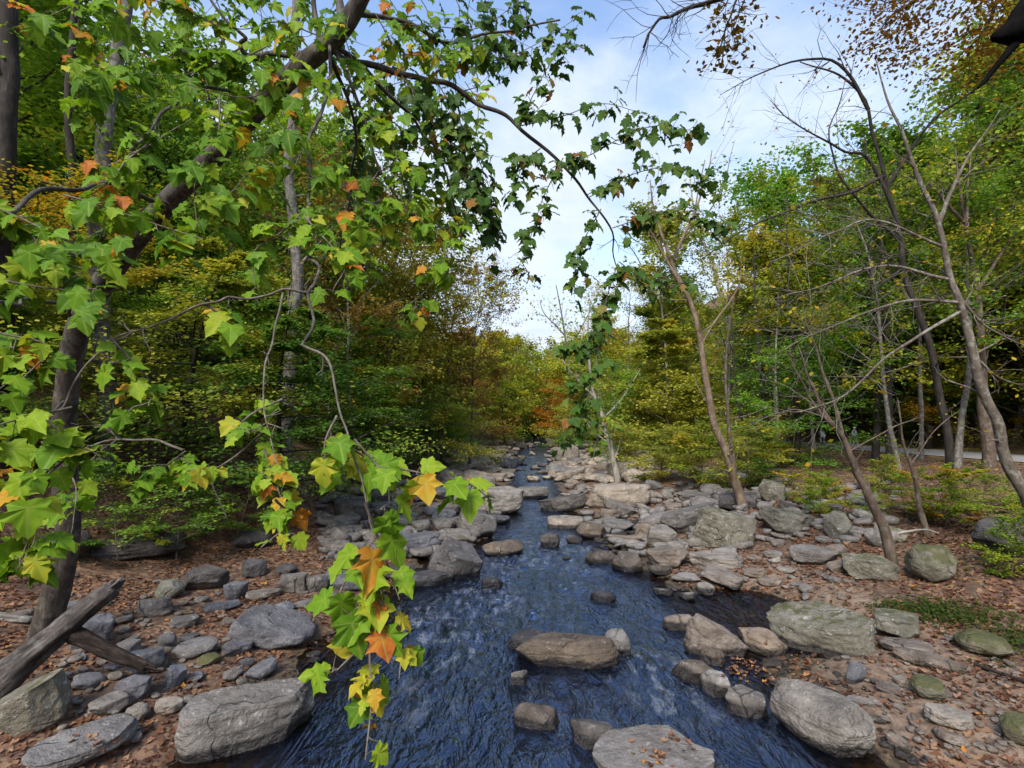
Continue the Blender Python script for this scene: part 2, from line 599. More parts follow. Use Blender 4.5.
def mat_ground():
    m, t = nt('forest_floor')
    b = NB(t)
    geo = b.n('ShaderNodeNewGeometry')
    co = geo.outputs['Position']
    sand = b.n('ShaderNodeAttribute', attribute_name='sand').outputs['Fac']
    bed = b.n('ShaderNodeAttribute', attribute_name='bed').outputs['Fac']
    verge = b.n('ShaderNodeAttribute', attribute_name='verge').outputs['Fac']
    vo = b.n('ShaderNodeTexVoronoi', feature='F1')
    vo.inputs['Scale'].default_value = 13
    vo.inputs['Randomness'].default_value = 1
    nv = b.n('ShaderNodeTexNoise')
    nv.inputs['Scale'].default_value = 9
    nv.inputs['Detail'].default_value = 3
    b.l(co, nv.inputs[0])
    va = b.n('ShaderNodeVectorMath', operation='ADD')
    vs = b.n('ShaderNodeVectorMath', operation='SCALE')
    b.l(nv.outputs['Color'], vs.inputs[0])
    vs.inputs['Scale'].default_value = .10
    b.l(vs.outputs[0], va.inputs[0])
    b.l(co, va.inputs[1])
    b.l(va.outputs[0], vo.inputs['Vector'])
    sp = b.n('ShaderNodeSeparateColor')
    b.l(vo.outputs['Color'], sp.inputs[0])
    lit = b.ramp(sp.outputs[0], [(0, (.05, .03, .021)), (.3, (.085, .047, .031)), (.6, (.145, .078, .048)), (.85, (.205, .122, .078)), (1, (.25, .16, .065))])
    n1 = b.noise(co, .8, 5, .6)
    n2 = b.noise(co, 6, 5, .65)
    n3 = b.noise(co, 42, 3, .7)
    soil = b.ramp(n2, [(.3, (.045, .032, .023)), (.6, (.10, .07, .048)), (.8, (.155, .115, .08))])
    col = b.mix(b.map(b.noise(co, 1.7, 5, .65), .46, .62, 0, .8), lit, soil)
    sandc = b.ramp(b.math('ADD', b.math('MULTIPLY', n2, .6), b.math('MULTIPLY', n3, .4)), [(.28, (.085, .058, .04)), (.5, (.175, .122, .085)), (.7, (.30, .225, .165))])
    sm = b.map(b.math('ADD', sand, b.math('MULTIPLY', b.math('SUBTRACT', n2, .5), 1.1)), .42, .62)
    col = b.mix(sm, col, sandc)
    bedc = b.ramp(b.math('ADD', b.math('MULTIPLY', n2, .5), b.math('MULTIPLY', sp.outputs[1], .5)), [(.25, (.028, .023, .017)), (.55, (.085, .062, .036)), (.8, (.15, .115, .07))])
    col = b.mix(bed, col, bedc)
    vc = b.ramp(n2, [(.3, (.10, .10, .03)), (.5, (.19, .15, .05)), (.7, (.26, .15, .06))])
    col = b.mix(b.math('MULTIPLY', verge, b.map(n1, .35, .5)), col, vc)
    h = b.math('ADD', b.math('MULTIPLY', n2, .6), b.math('ADD', b.math('MULTIPLY', sp.outputs[0], .35), b.math('MULTIPLY', n3, .25)))
    nrm = b.bump(h, .7, .05)
    rough = b.math('SUBTRACT', .9, b.math('MULTIPLY', bed, .4))
    b.out(b.bsdf(col, rough, nrm, .3))
    return m


def mat_water():
    m, t = nt('stream_water')
    b = NB(t)
    geo = b.n('ShaderNodeNewGeometry')
    co = geo.outputs['Position']
    mp = b.n('ShaderNodeMapping')
    mp.inputs['Scale'].default_value = (1.0, .42, 1)
    b.l(co, mp.inputs[0])
    n1 = b.noise(mp.outputs[0], 3.1, 4, .5, 1.2)
    n2 = b.noise(mp.outputs[0], 15, 4, .6, .8)
    rap = b.n('ShaderNodeAttribute', attribute_name='rapid').outputs['Fac']
    h = b.math('ADD', b.math('MULTIPLY', n1, b.math('ADD', .55, rap)), b.math('MULTIPLY', n2, b.math('ADD', .07, b.math('MULTIPLY', rap, .22))))
    def ridge(sc, dist):
        nn_ = b.noise(mp.outputs[0], sc, 3, .5, dist)
        return b.math('SUBTRACT', 1.0, b.math('ABSOLUTE', b.math('MULTIPLY', b.math('SUBTRACT', nn_, .5), 4.5)))
    h = b.math('ADD', h, b.math('ADD', b.math('MULTIPLY', ridge(2.4, 1.6), .36), b.math('MULTIPLY', ridge(6.0, 1.8), .09)))
    nrm = b.bump(h, .62, .14)
    fr = b.n('ShaderNodeFresnel')
    fr.inputs[0].default_value = 1.95
    b.l(nrm, fr.inputs[1])
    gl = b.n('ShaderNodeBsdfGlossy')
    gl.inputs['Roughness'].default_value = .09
    gl.inputs['Color'].default_value = (.56, .70, 1, 1)  # blue put into the reflection colour, standing in for a bluer reflected sky
    py = b.n('ShaderNodeSeparateXYZ')
    b.l(co, py.inputs[0])
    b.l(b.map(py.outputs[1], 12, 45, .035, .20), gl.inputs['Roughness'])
    b.l(nrm, gl.inputs['Normal'])
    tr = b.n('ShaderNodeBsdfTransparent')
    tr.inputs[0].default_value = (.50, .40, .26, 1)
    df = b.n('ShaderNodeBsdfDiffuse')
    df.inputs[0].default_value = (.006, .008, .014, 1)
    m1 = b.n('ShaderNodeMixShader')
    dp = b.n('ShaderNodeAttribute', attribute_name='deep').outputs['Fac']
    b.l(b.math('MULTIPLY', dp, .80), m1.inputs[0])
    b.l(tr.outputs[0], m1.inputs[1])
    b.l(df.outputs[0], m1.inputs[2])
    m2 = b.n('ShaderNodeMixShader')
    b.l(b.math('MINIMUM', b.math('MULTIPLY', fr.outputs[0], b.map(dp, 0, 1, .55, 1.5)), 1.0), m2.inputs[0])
    b.l(m1.outputs[0], m2.inputs[1])
    b.l(gl.outputs[0], m2.inputs[2])
    # foam on the riffles
    fo = b.n('ShaderNodeBsdfDiffuse')
    fo.inputs[0].default_value = (.55, .60, .70, 1)
    fm = b.math('MULTIPLY', b.map(b.noise(mp.outputs[0], 4.2, 8, .72, .5), .48, .72), b.map(rap, .55, 1.0))
    fm = b.math('MULTIPLY', fm, .30)
    m3 = b.n('ShaderNodeMixShader')
    b.l(fm, m3.inputs[0])
    b.l(m2.outputs[0], m3.inputs[1])
    b.l(fo.outputs[0], m3.inputs[2])
    b.out(m3.outputs[0])
    return m


def mat_plain(name, c, rough=.6, var=.25, scale=8, spec=.3):
    m, t = nt(name)
    b = NB(t)
    co = b.n('ShaderNodeTexCoord').outputs['Object']
    n = b.noise(co, scale, 4)
    col = b.ramp(n, [(.3, tuple(x * (1 - var) for x in c)), (.7, tuple(min(1, x * (1 + var)) for x in c))])
    b.out(b.bsdf(col, rough, b.bump(n, .15, .01), spec))
    return m


#PART2
# ------------------------------------------------------------------ sky and sun
SUN_EL, SUN_AZ = R(44), R(200)      # azimuth clockwise from +Y: behind the camera, a little to one side


def build_world():
    w = bpy.data.worlds.new('World')
    scene.world = w
    w.use_nodes = True
    t = w.node_tree
    t.nodes.clear()
    b = NB(t)
    sky = b.n('ShaderNodeTexSky', sky_type='NISHITA', sun_disc=False)
    sky.sun_elevation = SUN_EL
    sky.sun_rotation = SUN_AZ
    sky.air_density = 1.2
    sky.dust_density = .6
    sky.ozone_density = 2.2
    g = b.n('ShaderNodeTexCoord').outputs['Generated']
    s = b.n('ShaderNodeSeparateXYZ')
    b.l(g, s.inputs[0])
    zz = b.math('ADD', b.math('MAXIMUM', s.outputs[2], 0.0), .22)
    c = b.n('ShaderNodeCombineXYZ')
    b.l(b.math('DIVIDE', s.outputs[0], zz), c.inputs[0])
    b.l(b.math('DIVIDE', s.outputs[1], zz), c.inputs[1])
    n1 = b.noise(c.outputs[0], 1.15, 7, .58, .35)
    n2 = b.noise(c.outputs[0], 4.5, 5, .6, .2)
    cov = b.math('ADD', n1, b.math('MULTIPLY', b.math('SUBTRACT', n2, .5), .22))
    # more cloud low down, clearer overhead
    low = b.map(s.outputs[2], .42, .85, .17, -.22)
    m = b.map(b.math('ADD', cov, low), .42, .74)
    cc = b.ramp(n2, [(.3, (3.9, 4.55, 5.5)), (.7, (5.0, 5.45, 6.0))])
    blue = b.mix(1.0, sky.outputs[0], (1.85, 1.75, 1.75), 'MULTIPLY')
    col = b.mix(m, blue, cc)
    bg = b.n('ShaderNodeBackground')
    bg.inputs['Strength'].default_value = .10
    b.l(col, bg.inputs[0])
    o = b.n('ShaderNodeOutputWorld')
    b.l(bg.outputs[0], o.inputs[0])


build_world()
sd = bpy.data.lights.new('sun', 'SUN')
sd.energy = 2.7
sd.angle = R(20)
sd.color = (1.0, .93, .82)
so = bpy.data.objects.new('sun', sd)
COL.objects.link(so)
sdir = Vector((math.sin(SUN_AZ) * math.cos(SUN_EL), math.cos(SUN_AZ) * math.cos(SUN_EL), math.sin(SUN_EL)))
so.rotation_euler = sdir.to_track_quat('Z', 'Y').to_euler()

# ------------------------------------------------------------------ ground, water, road
def axis(segs):
    out = []
    for a, b_, n in segs:
        out.append(np.linspace(a, b_, n, endpoint=False))
    return np.concatenate(out + [[segs[-1][1]]])


def grid_faces(nx, ny):
    i = np.arange(nx - 1)[:, None] * ny
    j = np.arange(ny - 1)[None]
    return np.stack([i + j, i + ny + j, i + ny + j + 1, i + j + 1], -1).reshape(-1, 4)


gx = axis([(-420, -80, 16), (-80, -24, 60), (-24, -13, 56), (-13, 13, 290), (13, 36, 120), (36, 90, 60), (90, 420, 16)])
gy = axis([(-300, -20, 14), (-20, 4, 30), (4, 22, 200), (22, 45, 130), (45, 100, 110), (100, 240, 80), (240, 600, 12)])
X, Y = np.meshgrid(gx, gy, indexing='ij')
Z = H(X, Y)
l_, r_ = shore(Y)
dR, dL = X - r_, l_ - X
sand = np.where(dR > 0, sstep(.0, .6, dR) * sstep(6.0, 2.5, dR) * .56 * (Y < 24), 0) + np.where(dL > 0, sstep(6, 2, dL) * .22 * (Y < 24), 0)
bed = sstep(.12, -.02, Z)
verge = sstep(34, 31, X) * sstep(24, 26, X) + sstep(32, 33, X) * sstep(38, 34, X)
me = new_mesh('ground', np.stack([X, Y, Z], -1).reshape(-1, 3), [grid_faces(len(gx), len(gy))], [mat_ground()],
              attrs={'sand': ('POINT', sand), 'bed': ('POINT', bed), 'verge': ('POINT', np.clip(verge, 0, 1))})
tag(link('ground', me), kind='structure')

# water surface with real ripples
RAPIDS = [(430, 622, 1.1, 1.0), (455, 648, .9, .9), (400, 640, .9, .8), (560, 545, 1.6, .8), (520, 560, 1.5, .8), (600, 590, 1.4, .5), (655, 680, .9, .95), (480, 600, 1.5, .8),
          (690, 700, 1.1, .5), (530, 610, 1.3, .5), (420, 700, 1.3, .5), (500, 700, 1.2, .3), (575, 570, 1.4, .6)]
wy = axis([(1.0, 18, 240), (18, 40, 110), (40, 230, 120)])
ws = axis([(-.12, 0, 6), (0, 1, 110), (1, 1.12, 6)])
l_, r_ = shore(wy)
l_, r_ = l_ - 1.0, r_ + 2.6
WX = l_[None] + ws[:, None] * (r_ - l_)[None]
WY = np.broadcast_to(wy[None], WX.shape)
rap = np.zeros(WX.shape)
for (u, v, rad, a) in RAPIDS:
    p, _ = hit(u, v)
    d2 = ((WX - p[0]) / rad) ** 2 + ((WY - p[1]) / (rad * 1.3)) ** 2
    rap = np.maximum(rap, a * np.exp(-d2))
mid = sstep(0, .8, np.minimum(WX - l_[None] - 1.0, r_[None] - 2.6 - WX))
rap = np.clip(rap + .28 * mid * (WY < 22), 0, 1)
wz = (fbm2(WX + .3 * fbm2(WX, WY, 1.1, 41), WY * .45, 1.9, 31, 4) * .026 + fbm2(WX, WY * .5, 5.2, 35, 3) * .013) * (.6 + 1.3 * rap) * sstep(60, 15, WY)
wz = wz + .05 * fbm2(WX, WY * .6, .7, 77, 2) * rap
deep = np.minimum(sstep(.1, 1.9, WX - l_[None] - .9), sstep(.1, 1.4, r_[None] - 2.5 - WX))
pool, _ = hit(745, 606)
deep = deep * (1 - np.exp(-(((WX - pool[0]) / 1.6) ** 2 + ((WY - pool[1]) / 2.0) ** 2) ** 2))
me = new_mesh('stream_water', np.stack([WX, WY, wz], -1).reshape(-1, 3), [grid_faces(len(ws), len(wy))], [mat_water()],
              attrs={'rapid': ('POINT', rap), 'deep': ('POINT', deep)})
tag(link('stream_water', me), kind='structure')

# road on its bench
def strip(name, x0, x1, z, mat, y0=-60, y1=260, n=80, curve=True):
    ys = np.linspace(y0, y1, n)
    v = np.concatenate([np.stack([np.full(n, x0), ys, np.full(n, z)], -1), np.stack([np.full(n, x1), ys, np.full(n, z)], -1)])
    i = np.arange(n - 1)
    f = np.stack([i, n + i, n + i + 1, i + 1], -1)
    return tag(link(name, new_mesh(name, v, [f], [mat])), kind='structure')


M_ASPH = mat_plain('asphalt', (.27, .262, .27), .85, .2, 14)
M_LINE = mat_plain('road_paint', (.62, .62, .60), .7, .12, 5)
strip('road', ROAD0, ROAD1, ROADZ + .012, M_ASPH)
strip('road_edge_line', ROAD0 + .18, ROAD0 + .32, ROADZ + .018, M_LINE)
strip('road_edge_line', ROAD1 - .36, ROAD1 - .2, ROADZ + .018, M_LINE)

# ------------------------------------------------------------------ rocks
def ico(sub):
    bm = bmesh.new()
    bmesh.ops.create_icosphere(bm, subdivisions=sub, radius=1.0)
    v = np.array([x.co[:] for x in bm.verts])
    f = np.array([[x.index for x in p.verts] for p in bm.faces])
    bm.free()
    return v, f


ICO = {2: ico(2), 3: ico(3), 4: ico(4), 5: ico(5), 6: ico(6)}


def rock_verts(seed, form='block', sub=4, top=None, rough=1.0):
    """unit rock about -1..1 on each axis, standing on z = 0, height 1"""
    r = np.random.default_rng(seed)
    v, f = ICO[sub]
    v = v.copy()
    if form == 'round':
        planes, lo, hi = 10, .70, .93
    elif form == 'slab':
        planes, lo, hi = 9, .60, .88
    else:
        planes, lo, hi = 11, .58, .86
    v = v * (1 + .16 * fbm(v * .9 + seed * 3.1, seed, 2))[:, None]
    if form != 'round':
        pw = 4.5 if form == 'block' else 3.4
        v = v / (np.abs(v) ** pw).sum(1, keepdims=True) ** (1 / pw)
        v = v * (1 + .09 * fbm(v * 1.1 + seed, seed + 1, 2))[:, None]
        lo, hi = lo + .22, hi + .26
    soft = .045 if form == 'round' else .018
    for k in range(planes):
        n = norm(r.normal(size=3) * np.array([1, 1, .8 if form != 'slab' else .35]))
        d = r.uniform(lo, hi)
        s = v @ n - d
        s = np.where(s > soft, s - soft * .5, np.where(s > -soft, (s + soft) ** 2 / (4 * soft) * .5, 0))
        v = v - n[None] * s[:, None]
    # flat tops and tilted tops
    tn = norm(np.array([*(r.normal(size=2) * (.12 if top is None else 0)), 1.0]) if top is None else np.array(top, float))
    d = {'slab': .50, 'block': .62, 'round': .82, 'wedge': .40}.get(form, .6)
    s = v @ tn - d
    soft = .05
    s = np.where(s > soft, s, np.where(s > -soft, (s + soft) ** 2 / (4 * soft), 0))
    v = v - tn[None] * s[:, None]
    # chips, dents and a layered grain
    nrm = norm(v)
    a = rough * (1.0 if form != 'round' else .9)
    q = v * 2.3 + seed * 1.7
    v = v + nrm * (a * (.050 * fbm(q, seed + 5, 3) + .014 * fbm(q * 4.0, seed + 9, 3)))[:, None]
    lay = np.abs(vnoise(np.stack([v[:, 0] * .6, v[:, 1] * .6, v[:, 2] * 6.5], -1) + seed, seed + 3))
    v = v - nrm * (a * .030 * sstep(.16, .0, lay))[:, None]
    lo_, hi_ = v.min(0), v.max(0)
    v = (v - (lo_ + hi_) / 2) / ((hi_ - lo_) / 2)
    v[:, 2] = (v[:, 2] + 1) / 2
    return v, f


ROCK_N = [0]
KEYS = []


def key_rock(u, v, w, h, mat, label, form='block', rz=0.0, depth=.8, tilt=(0, 0), sub=4, name='boulder', cat='boulder', seed=None, sink=.18, top=None, group=None, dz=0.0, hmin=.16):
    """u: middle column, v: lowest row, w,h: size in the photo"""
    ROCK_N[0] += 1
    seed = seed if seed is not None else ROCK_N[0] * 7 + 3
    p, t = hit(u, v)
    ang = math.atan2(CAM[2] - p[2], math.hypot(p[0], p[1]))
    az = math.atan2(p[0], p[1])
    fwd = np.array([math.sin(az), math.cos(az)])
    rgt = np.array([fwd[1], -fwd[0]])
    verts, f = rock_verts(seed, form, sub, top)
    wid = w * t / F * .9
    hei = max((h * t / F / math.cos(ang) - wid * depth * math.sin(ang) * .8) / max(math.cos(ang), .4), wid * hmin)
    c = p[:2] + fwd * wid * depth * .45
    rot = np.array(Matrix.Rotation(-az + R(rz), 3, 'Z'))
    tl = np.array(Matrix.Rotation(R(tilt[0]), 3, 'X') @ Matrix.Rotation(R(tilt[1]), 3, 'Y'))
    for it in range(7):
        dep = wid * depth
        V = (verts * np.array([wid / 2, dep / 2, hei * (1 + sink)])) @ tl.T
        V[:, 2] -= hei * sink
        gz = max(H1(c[0], c[1]), -.15)
        Wd = V @ rot.T + np.array([c[0], c[1], gz])
        vis = Wd[Wd[:, 2] > max(gz - .03, 0.0)]
        if len(vis) < 8 or it == 6: break
        rel = vis - CAM
        dpt = rel[:, 1] * cp + rel[:, 2] * sp
        pu = 512 + F * rel[:, 0] / dpt
        pv = 384 - F * (-rel[:, 1] * sp + rel[:, 2] * cp) / dpt
        wid *= min(1.4, max(.7, w / (pu.max() - pu.min())))
        dh = (h - (pv.max() - pv.min())) * t / F
        hei += dh * .8
        if hei < hmin * wid:
            hei = hmin * wid
            depth = max(.38, depth * .86)
        hei = min(hei, wid * 1.4)
        su = (u - (pu.max() + pu.min()) / 2) * t / F
        sv = -(v - pv.max()) * t * t / (F * max(1.2, CAM[2] - gz))
        c = c + rgt * su + fwd * min(.8, max(-.8, sv * .8))
    me = new_mesh(name, V, [f], [K[mat]])
    o = link(name, me, None, (c[0], c[1], gz + dz))
    o.rotation_euler = (0, 0, -az + R(rz))
    KEYS.append((c[0], c[1], max(wid, dep) / 2))
    return tag(o, label, cat, group)


# --- beach on the log side
K_ = key_rock
K_(245, 763, 142, 86, 'grey', 'huge flat-topped grey boulder in dark water beside the hanging orange leaves', 'block', 4, .42, sub=6, seed=25, top=(.02, -.07, 1))
K_(80, 775, 118, 62, 'grey', 'long pale smooth boulder at the bottom edge below the log', 'slab', 14, .6, sub=5, seed=34, top=(-.12, -.2, 1))
K_(30, 738, 84, 70, 'mossy', 'greenish peaked boulder under the lower end of the log', 'wedge', -20, .8, sub=5, seed=41, tilt=(0, -16))
K_(205, 592, 50, 28, 'dark', 'dark blocky boulder topped with a pale lichen patch, above the wedge slab', 'block', 5, .7, sub=5)
K_(155, 619, 37, 22, 'grey', 'grey block with a split face on the leafy beach near the log tip', 'block', -8, .7)
K_(272, 650, 88, 46, 'blue', 'bluish wedge slab with a smooth pale face at the waterline', 'wedge', -12, .75, sub=5, seed=57, top=(.35, -.25, 1), tilt=(0, 8))
K_(222, 614, 38, 15, 'blue', 'flat slate-grey stone lying on red leaves behind the wedge slab', 'slab', 10, .6)
K_(236, 658, 34, 22, 'blue', 'small grey-blue stone leaning on the lower end of the wedge slab', 'block', 25, .8)
K_(195, 660, 48, 24, 'grey', 'low brownish stone on the beach uphill of the mossy stone', 'round', 0, .8)
K_(210, 666, 26, 14, 'moss', 'small olive mossy stone between wedge slab and huge boulder', 'round', 0, .8, name='rock', cat='rock')
K_(262, 681, 32, 24, 'blue', 'pale flat stone standing right behind the huge boulder', 'slab', 30, .7, tilt=(0, -14), name='rock', cat='rock')
K_(233, 682, 22, 17, 'grey', 'small square stone behind the huge boulder', 'block', 0, .8, name='rock', cat='rock')
K_(146, 676, 40, 30, 'blue', 'bluish upright stone behind the tip of the broken stub', 'block', 20, .7)
K_(133, 704, 38, 30, 'blue', 'light grey angular block below the broken stub', 'block', -15, .8, sub=5)
K_(110, 717, 46, 28, 'grey', 'pale block with a flat top above the long smooth boulder', 'block', 12, .7)
K_(137, 724, 26, 22, 'pale', 'small rounded pale stone at the end of the long smooth boulder', 'round', 0, .8, name='rock', cat='rock')
K_(176, 692, 24, 28, 'blue', 'narrow tilted grey stone pointing at the huge boulder', 'block', 30, .7, tilt=(8, 14), name='rock', cat='rock')
K_(169, 716, 30, 20, 'pale', 'flat light stone next to the narrow channel below the pebbles', 'slab', -20, .6, name='rock', cat='rock')
K_(236, 600, 26, 20, 'blue', 'dark bluish pointed stone beside the lichen-topped block', 'wedge', 0, .7, tilt=(0, -12), name='rock', cat='rock')
K_(254, 578, 26, 20, 'dark', 'dark upright stone uphill of the bluish pointed stone', 'block', 18, .7, name='rock', cat='rock')
K_(263, 600, 36, 12, 'grey', 'thin flat brownish slab on the beach beside the blue pointed stone', 'slab', 0, .5, name='rock', cat='rock')
K_(293, 594, 30, 22, 'grey', 'squarish brown-grey stone at the waterline under the leaf tip', 'block', -6, .7, name='rock', cat='rock')
K_(317, 593, 22, 19, 'grey', 'small split stone next to the long pale slab', 'block', 12, .8, name='rock', cat='rock')
K_(350, 592, 52, 26, 'blue', 'long pale bluish slab behind the hanging leaves', 'slab', -8, .6, sub=5)
K_(184, 630, 30, 16, 'grey', 'half-buried flat grey stone amid brown leaf litter', 'slab', 8, .8, name='rock', cat='rock')
K_(170, 600, 30, 22, 'mossy', 'pair-like lumpy mossy stone uphill of the split-face block', 'round', 0, .8, name='rock', cat='rock')
K_(135, 562, 104, 30, 'dark', 'broad dark ledge at the foot of the wooded slope', 'slab', -3, .6, sub=5)
K_(62, 560, 60, 30, 'dark', 'dark rounded outcrop behind the bent trunk', 'round', 6, .7)
K_(285, 612, 20, 11, 'blue', 'tiny rounded stone at the inlet beside the wedge slab', 'round', 0, .8, name='rock', cat='rock')
K_(309, 609, 26, 11, 'grey', 'long low stone lying in the inlet below the squarish stone', 'slab', 0, .5, name='rock', cat='rock')
K_(286, 576, 22, 13, 'dark', 'small dark stone at the edge of the shaded beach', 'block', 0, .8, name='rock', cat='rock')
K_(252, 548, 40, 18, 'dark', 'dark low rock under the green maple saplings', 'round', 0, .8, name='rock', cat='rock')
K_(200, 650, 20, 10, 'tan', 'small tan flake on the leaves uphill of the mossy stone', 'slab', 0, .7, name='rock', cat='rock')
K_(92, 652, 44, 40, 'blue', 'slanted bluish rock leaning behind the log', 'slab', 0, .8, tilt=(0, 12))
K_(70, 628, 34, 26, 'blue', 'grey rock wedged between bent trunk and log', 'block', 0, .8)
K_(16, 622, 36, 14, 'brown', 'flat brown stone beside the foot of the bent trunk', 'slab', 0, .7, name='rock', cat='rock')
# --- middle of the stream, log side
K_(477, 538, 40, 30, 'grey', 'pointed pale rock standing in the pool upstream of the tilted slab', 'wedge', 10, .7, seed=93, tilt=(0, 10))
K_(455, 580, 56, 44, 'grey', 'big tilted grey slab with a sharp upper edge beside the riffle', 'slab', -28, .9, sub=5, seed=71, tilt=(6, 24))
K_(411, 557, 60, 26, 'blue', 'broad flat grey slab behind the hanging branch', 'slab', 6, .6, sub=5)
K_(503, 556, 42, 17, 'brown', 'low brown rounded rock splitting the riffle', 'round', 8, .6)
K_(500, 514, 48, 28, 'pale', 'large pale flat-topped rock undercut by the stream', 'slab', 5, .7, sub=5)
K_(533, 498, 32, 12, 'grey', 'dark-edged flat rock in midstream upstream of the pale flat-topped rock', 'slab', -6, .7)
K_(482, 488, 28, 12, 'grey', 'grey low rock beside the narrow upstream channel', 'slab', 0, .7)
K_(446, 515, 28, 13, 'grey', 'flat rock next to the pointed pale rock', 'slab', 0, .7)
K_(379, 509, 26, 15, 'dark', 'dark block under the drooping olive foliage', 'block', 0, .8)
K_(352, 520, 36, 22, 'dark', 'dark heavy rock at the shaded foot of the slope', 'block', 14, .8)
K_(440, 499, 30, 15, 'blue', 'bluish slab leaning on the shaded rubble', 'slab', 0, .7, tilt=(0, 10))
K_(450, 537, 26, 9, 'grey', 'small low stone upstream of the big tilted slab', 'round', 0, .7, name='rock', cat='rock')
K_(431, 585, 46, 16, 'dark', 'dark flat wet slab at the toe of the big tilted slab', 'slab', 8, .6)
K_(395, 580, 40, 16, 'dark', 'wet blackish stone beyond the paired leaves', 'slab', 0, .7)
K_(492, 588, 22, 11, 'dark', 'small dark wet stone below the tilted slab', 'round', 0, .8, name='rock', cat='rock')
K_(513, 592, 20, 6, 'dark', 'thin black stone barely above the riffle', 'slab', 0, .6, name='rock', cat='rock')
K_(520, 597, 20, 5, 'dark', 'sliver of black rock awash beside the thin black stone', 'slab', 0, .6, name='rock', cat='rock')
# --- in the stream
K_(567, 670, 104, 38, 'brown', 'big whale-backed brown boulder in midstream', 'round', 4, .5, sub=6, seed=63, hmin=.3)
K_(528, 650, 42, 22, 'dark', 'dark boulder tucked behind the whale-backed boulder', 'round', 10, .7, sub=5)
K_(617, 658, 28, 30, 'pale', 'upright pale stone at the end of the whale-backed boulder', 'round', 0, .7, tilt=(0, -8), sub=5)
K_(519, 686, 17, 22, 'grey', 'small pointed stone standing alone in the current', 'wedge', 0, .7, name='rock', cat='rock', seed=18)
K_(550, 681, 20, 9, 'grey', 'small flat stone just below the whale-backed boulder', 'slab', 0, .7, name='rock', cat='rock')
K_(537, 732, 47, 30, 'brown', 'lone rounded stone with a pale top in dark blue water', 'round', -10, .6, sub=5, hmin=.3)
K_(592, 750, 44, 32, 'dark', 'dark stone with a grey top touching the broad flat boulder', 'block', 12, .7, sub=5)
K_(656, 800, 128, 76, 'pale', 'broad flat pale boulder with dead leaves on top, cut by the bottom edge', 'slab', -4, .75, sub=6, seed=88, top=(0, -.04, 1))
K_(603, 603, 26, 13, 'dark', 'small wet humped stone in the middle of the riffle', 'round', 0, .7, name='rock', cat='rock')
K_(613, 583, 32, 7, 'dark', 'long dark stone nearly under water above the humped stone', 'slab', 0, .4, name='rock', cat='rock')
K_(651, 669, 34, 12, 'dark', 'dark submerged ledge by the small cascade', 'slab', 0, .5, name='rock', cat='rock')
K_(601, 564, 33, 14, 'brown', 'log-shaped oblong stone in the water', 'round', 3, .5, hmin=.34)
K_(627, 571, 31, 20, 'brown', 'dome-shaped dark stone next to the log-shaped stone', 'round', 0, .8)
K_(550, 546, 20, 13, 'dark', 'wet black stone at the head of the riffle', 'round', 0, .8, name='rock', cat='rock')
# --- right bank, upper
K_(563, 511, 48, 18, 'dark', 'long tilted dark slab pointing upstream into the channel', 'slab', 10, .5, tilt=(0, -12), sub=5)
K_(618, 509, 66, 26, 'pale', 'big pale slab sloping to the still pool', 'slab', -12, .8, sub=5, tilt=(0, -6))
K_(622, 517, 36, 19, 'grey', 'leaning grey slab propped on the big pale slab', 'slab', 10, .7, tilt=(0, 18))
K_(610, 520, 20, 12, 'tan', 'small pale block mirrored in the still pool', 'block', 0, .8, name='rock', cat='rock')
K_(566, 529, 38, 14, 'pale', 'low pale flat rocks edge beside the pool mouth', 'slab', 8, .7)
K_(591, 538, 30, 16, 'brown', 'dark lumpy rock at the pool mouth', 'round', 0, .8)
K_(624, 543, 38, 9, 'tan', 'long low tan stone by the still pool', 'slab', -10, .4)
K_(632, 549, 18, 10, 'pale', 'small pale stone at the end of the long tan stone', 'round', 0, .8, name='rock', cat='rock')
K_(644, 543, 20, 20, 'tan', 'little upright reddish stone among the bank boulders', 'wedge', 0, .8, tilt=(0, 16), name='rock', cat='rock')
K_(662, 550, 31, 26, 'grey', 'triangular grey boulder on the bank edge', 'wedge', 0, .8, seed=31, sub=5)
K_(690, 532, 60, 30, 'grey', 'wide leaning slab behind the layered boulder', 'slab', -14, .9, tilt=(0, -16), sub=5)
K_(724, 550, 68, 44, 'mossy', 'massive layered boulder with pale lichen and an undercut', 'block', -10, .8, sub=6, seed=52, tilt=(0, 10))
K_(667, 570, 44, 24, 'tan', 'tan boulder with a ridge at the edge of the blue riffle', 'wedge', 8, .8, sub=5)
K_(660, 576, 24, 12, 'brown', 'low dark stone under the tan ridge boulder', 'round', 0, .7, name='rock', cat='rock')
K_(716, 570, 56, 20, 'pale', 'flat pale slab under the layered boulder', 'slab', 6, .8, sub=5)
K_(722, 588, 46, 24, 'tan', 'square-edged slab tipping toward the brown pool', 'block', -14, .8, sub=5, tilt=(6, 8))
K_(686, 583, 31, 11, 'pale', 'pale oval stone by the riffle', 'round', 0, .6)
K_(706, 595, 19, 13, 'pale', 'small white round stone at the tip of the brown pool', 'round', 0, .9, name='rock', cat='rock')
K_(787, 537, 58, 30, 'mossy', 'big slanted boulder spotted with white lichen behind the bank ledge', 'block', 12, .8, sub=5, seed=77, tilt=(0, 12))
K_(772, 503, 28, 24, 'mossy', 'pointed upright boulder at the wood edge', 'wedge', 0, .8)
K_(738, 510, 40, 18, 'dark', 'dark broad rock behind the slender pink trunk', 'block', 0, .8)
K_(694, 502, 36, 11, 'grey', 'flat grey table rock upslope of the big pale slab', 'slab', 0, .8)
K_(773, 558, 20, 8, 'pale', 'pale flat stone on the sandy shelf', 'slab', 0, .7, name='rock', cat='rock')
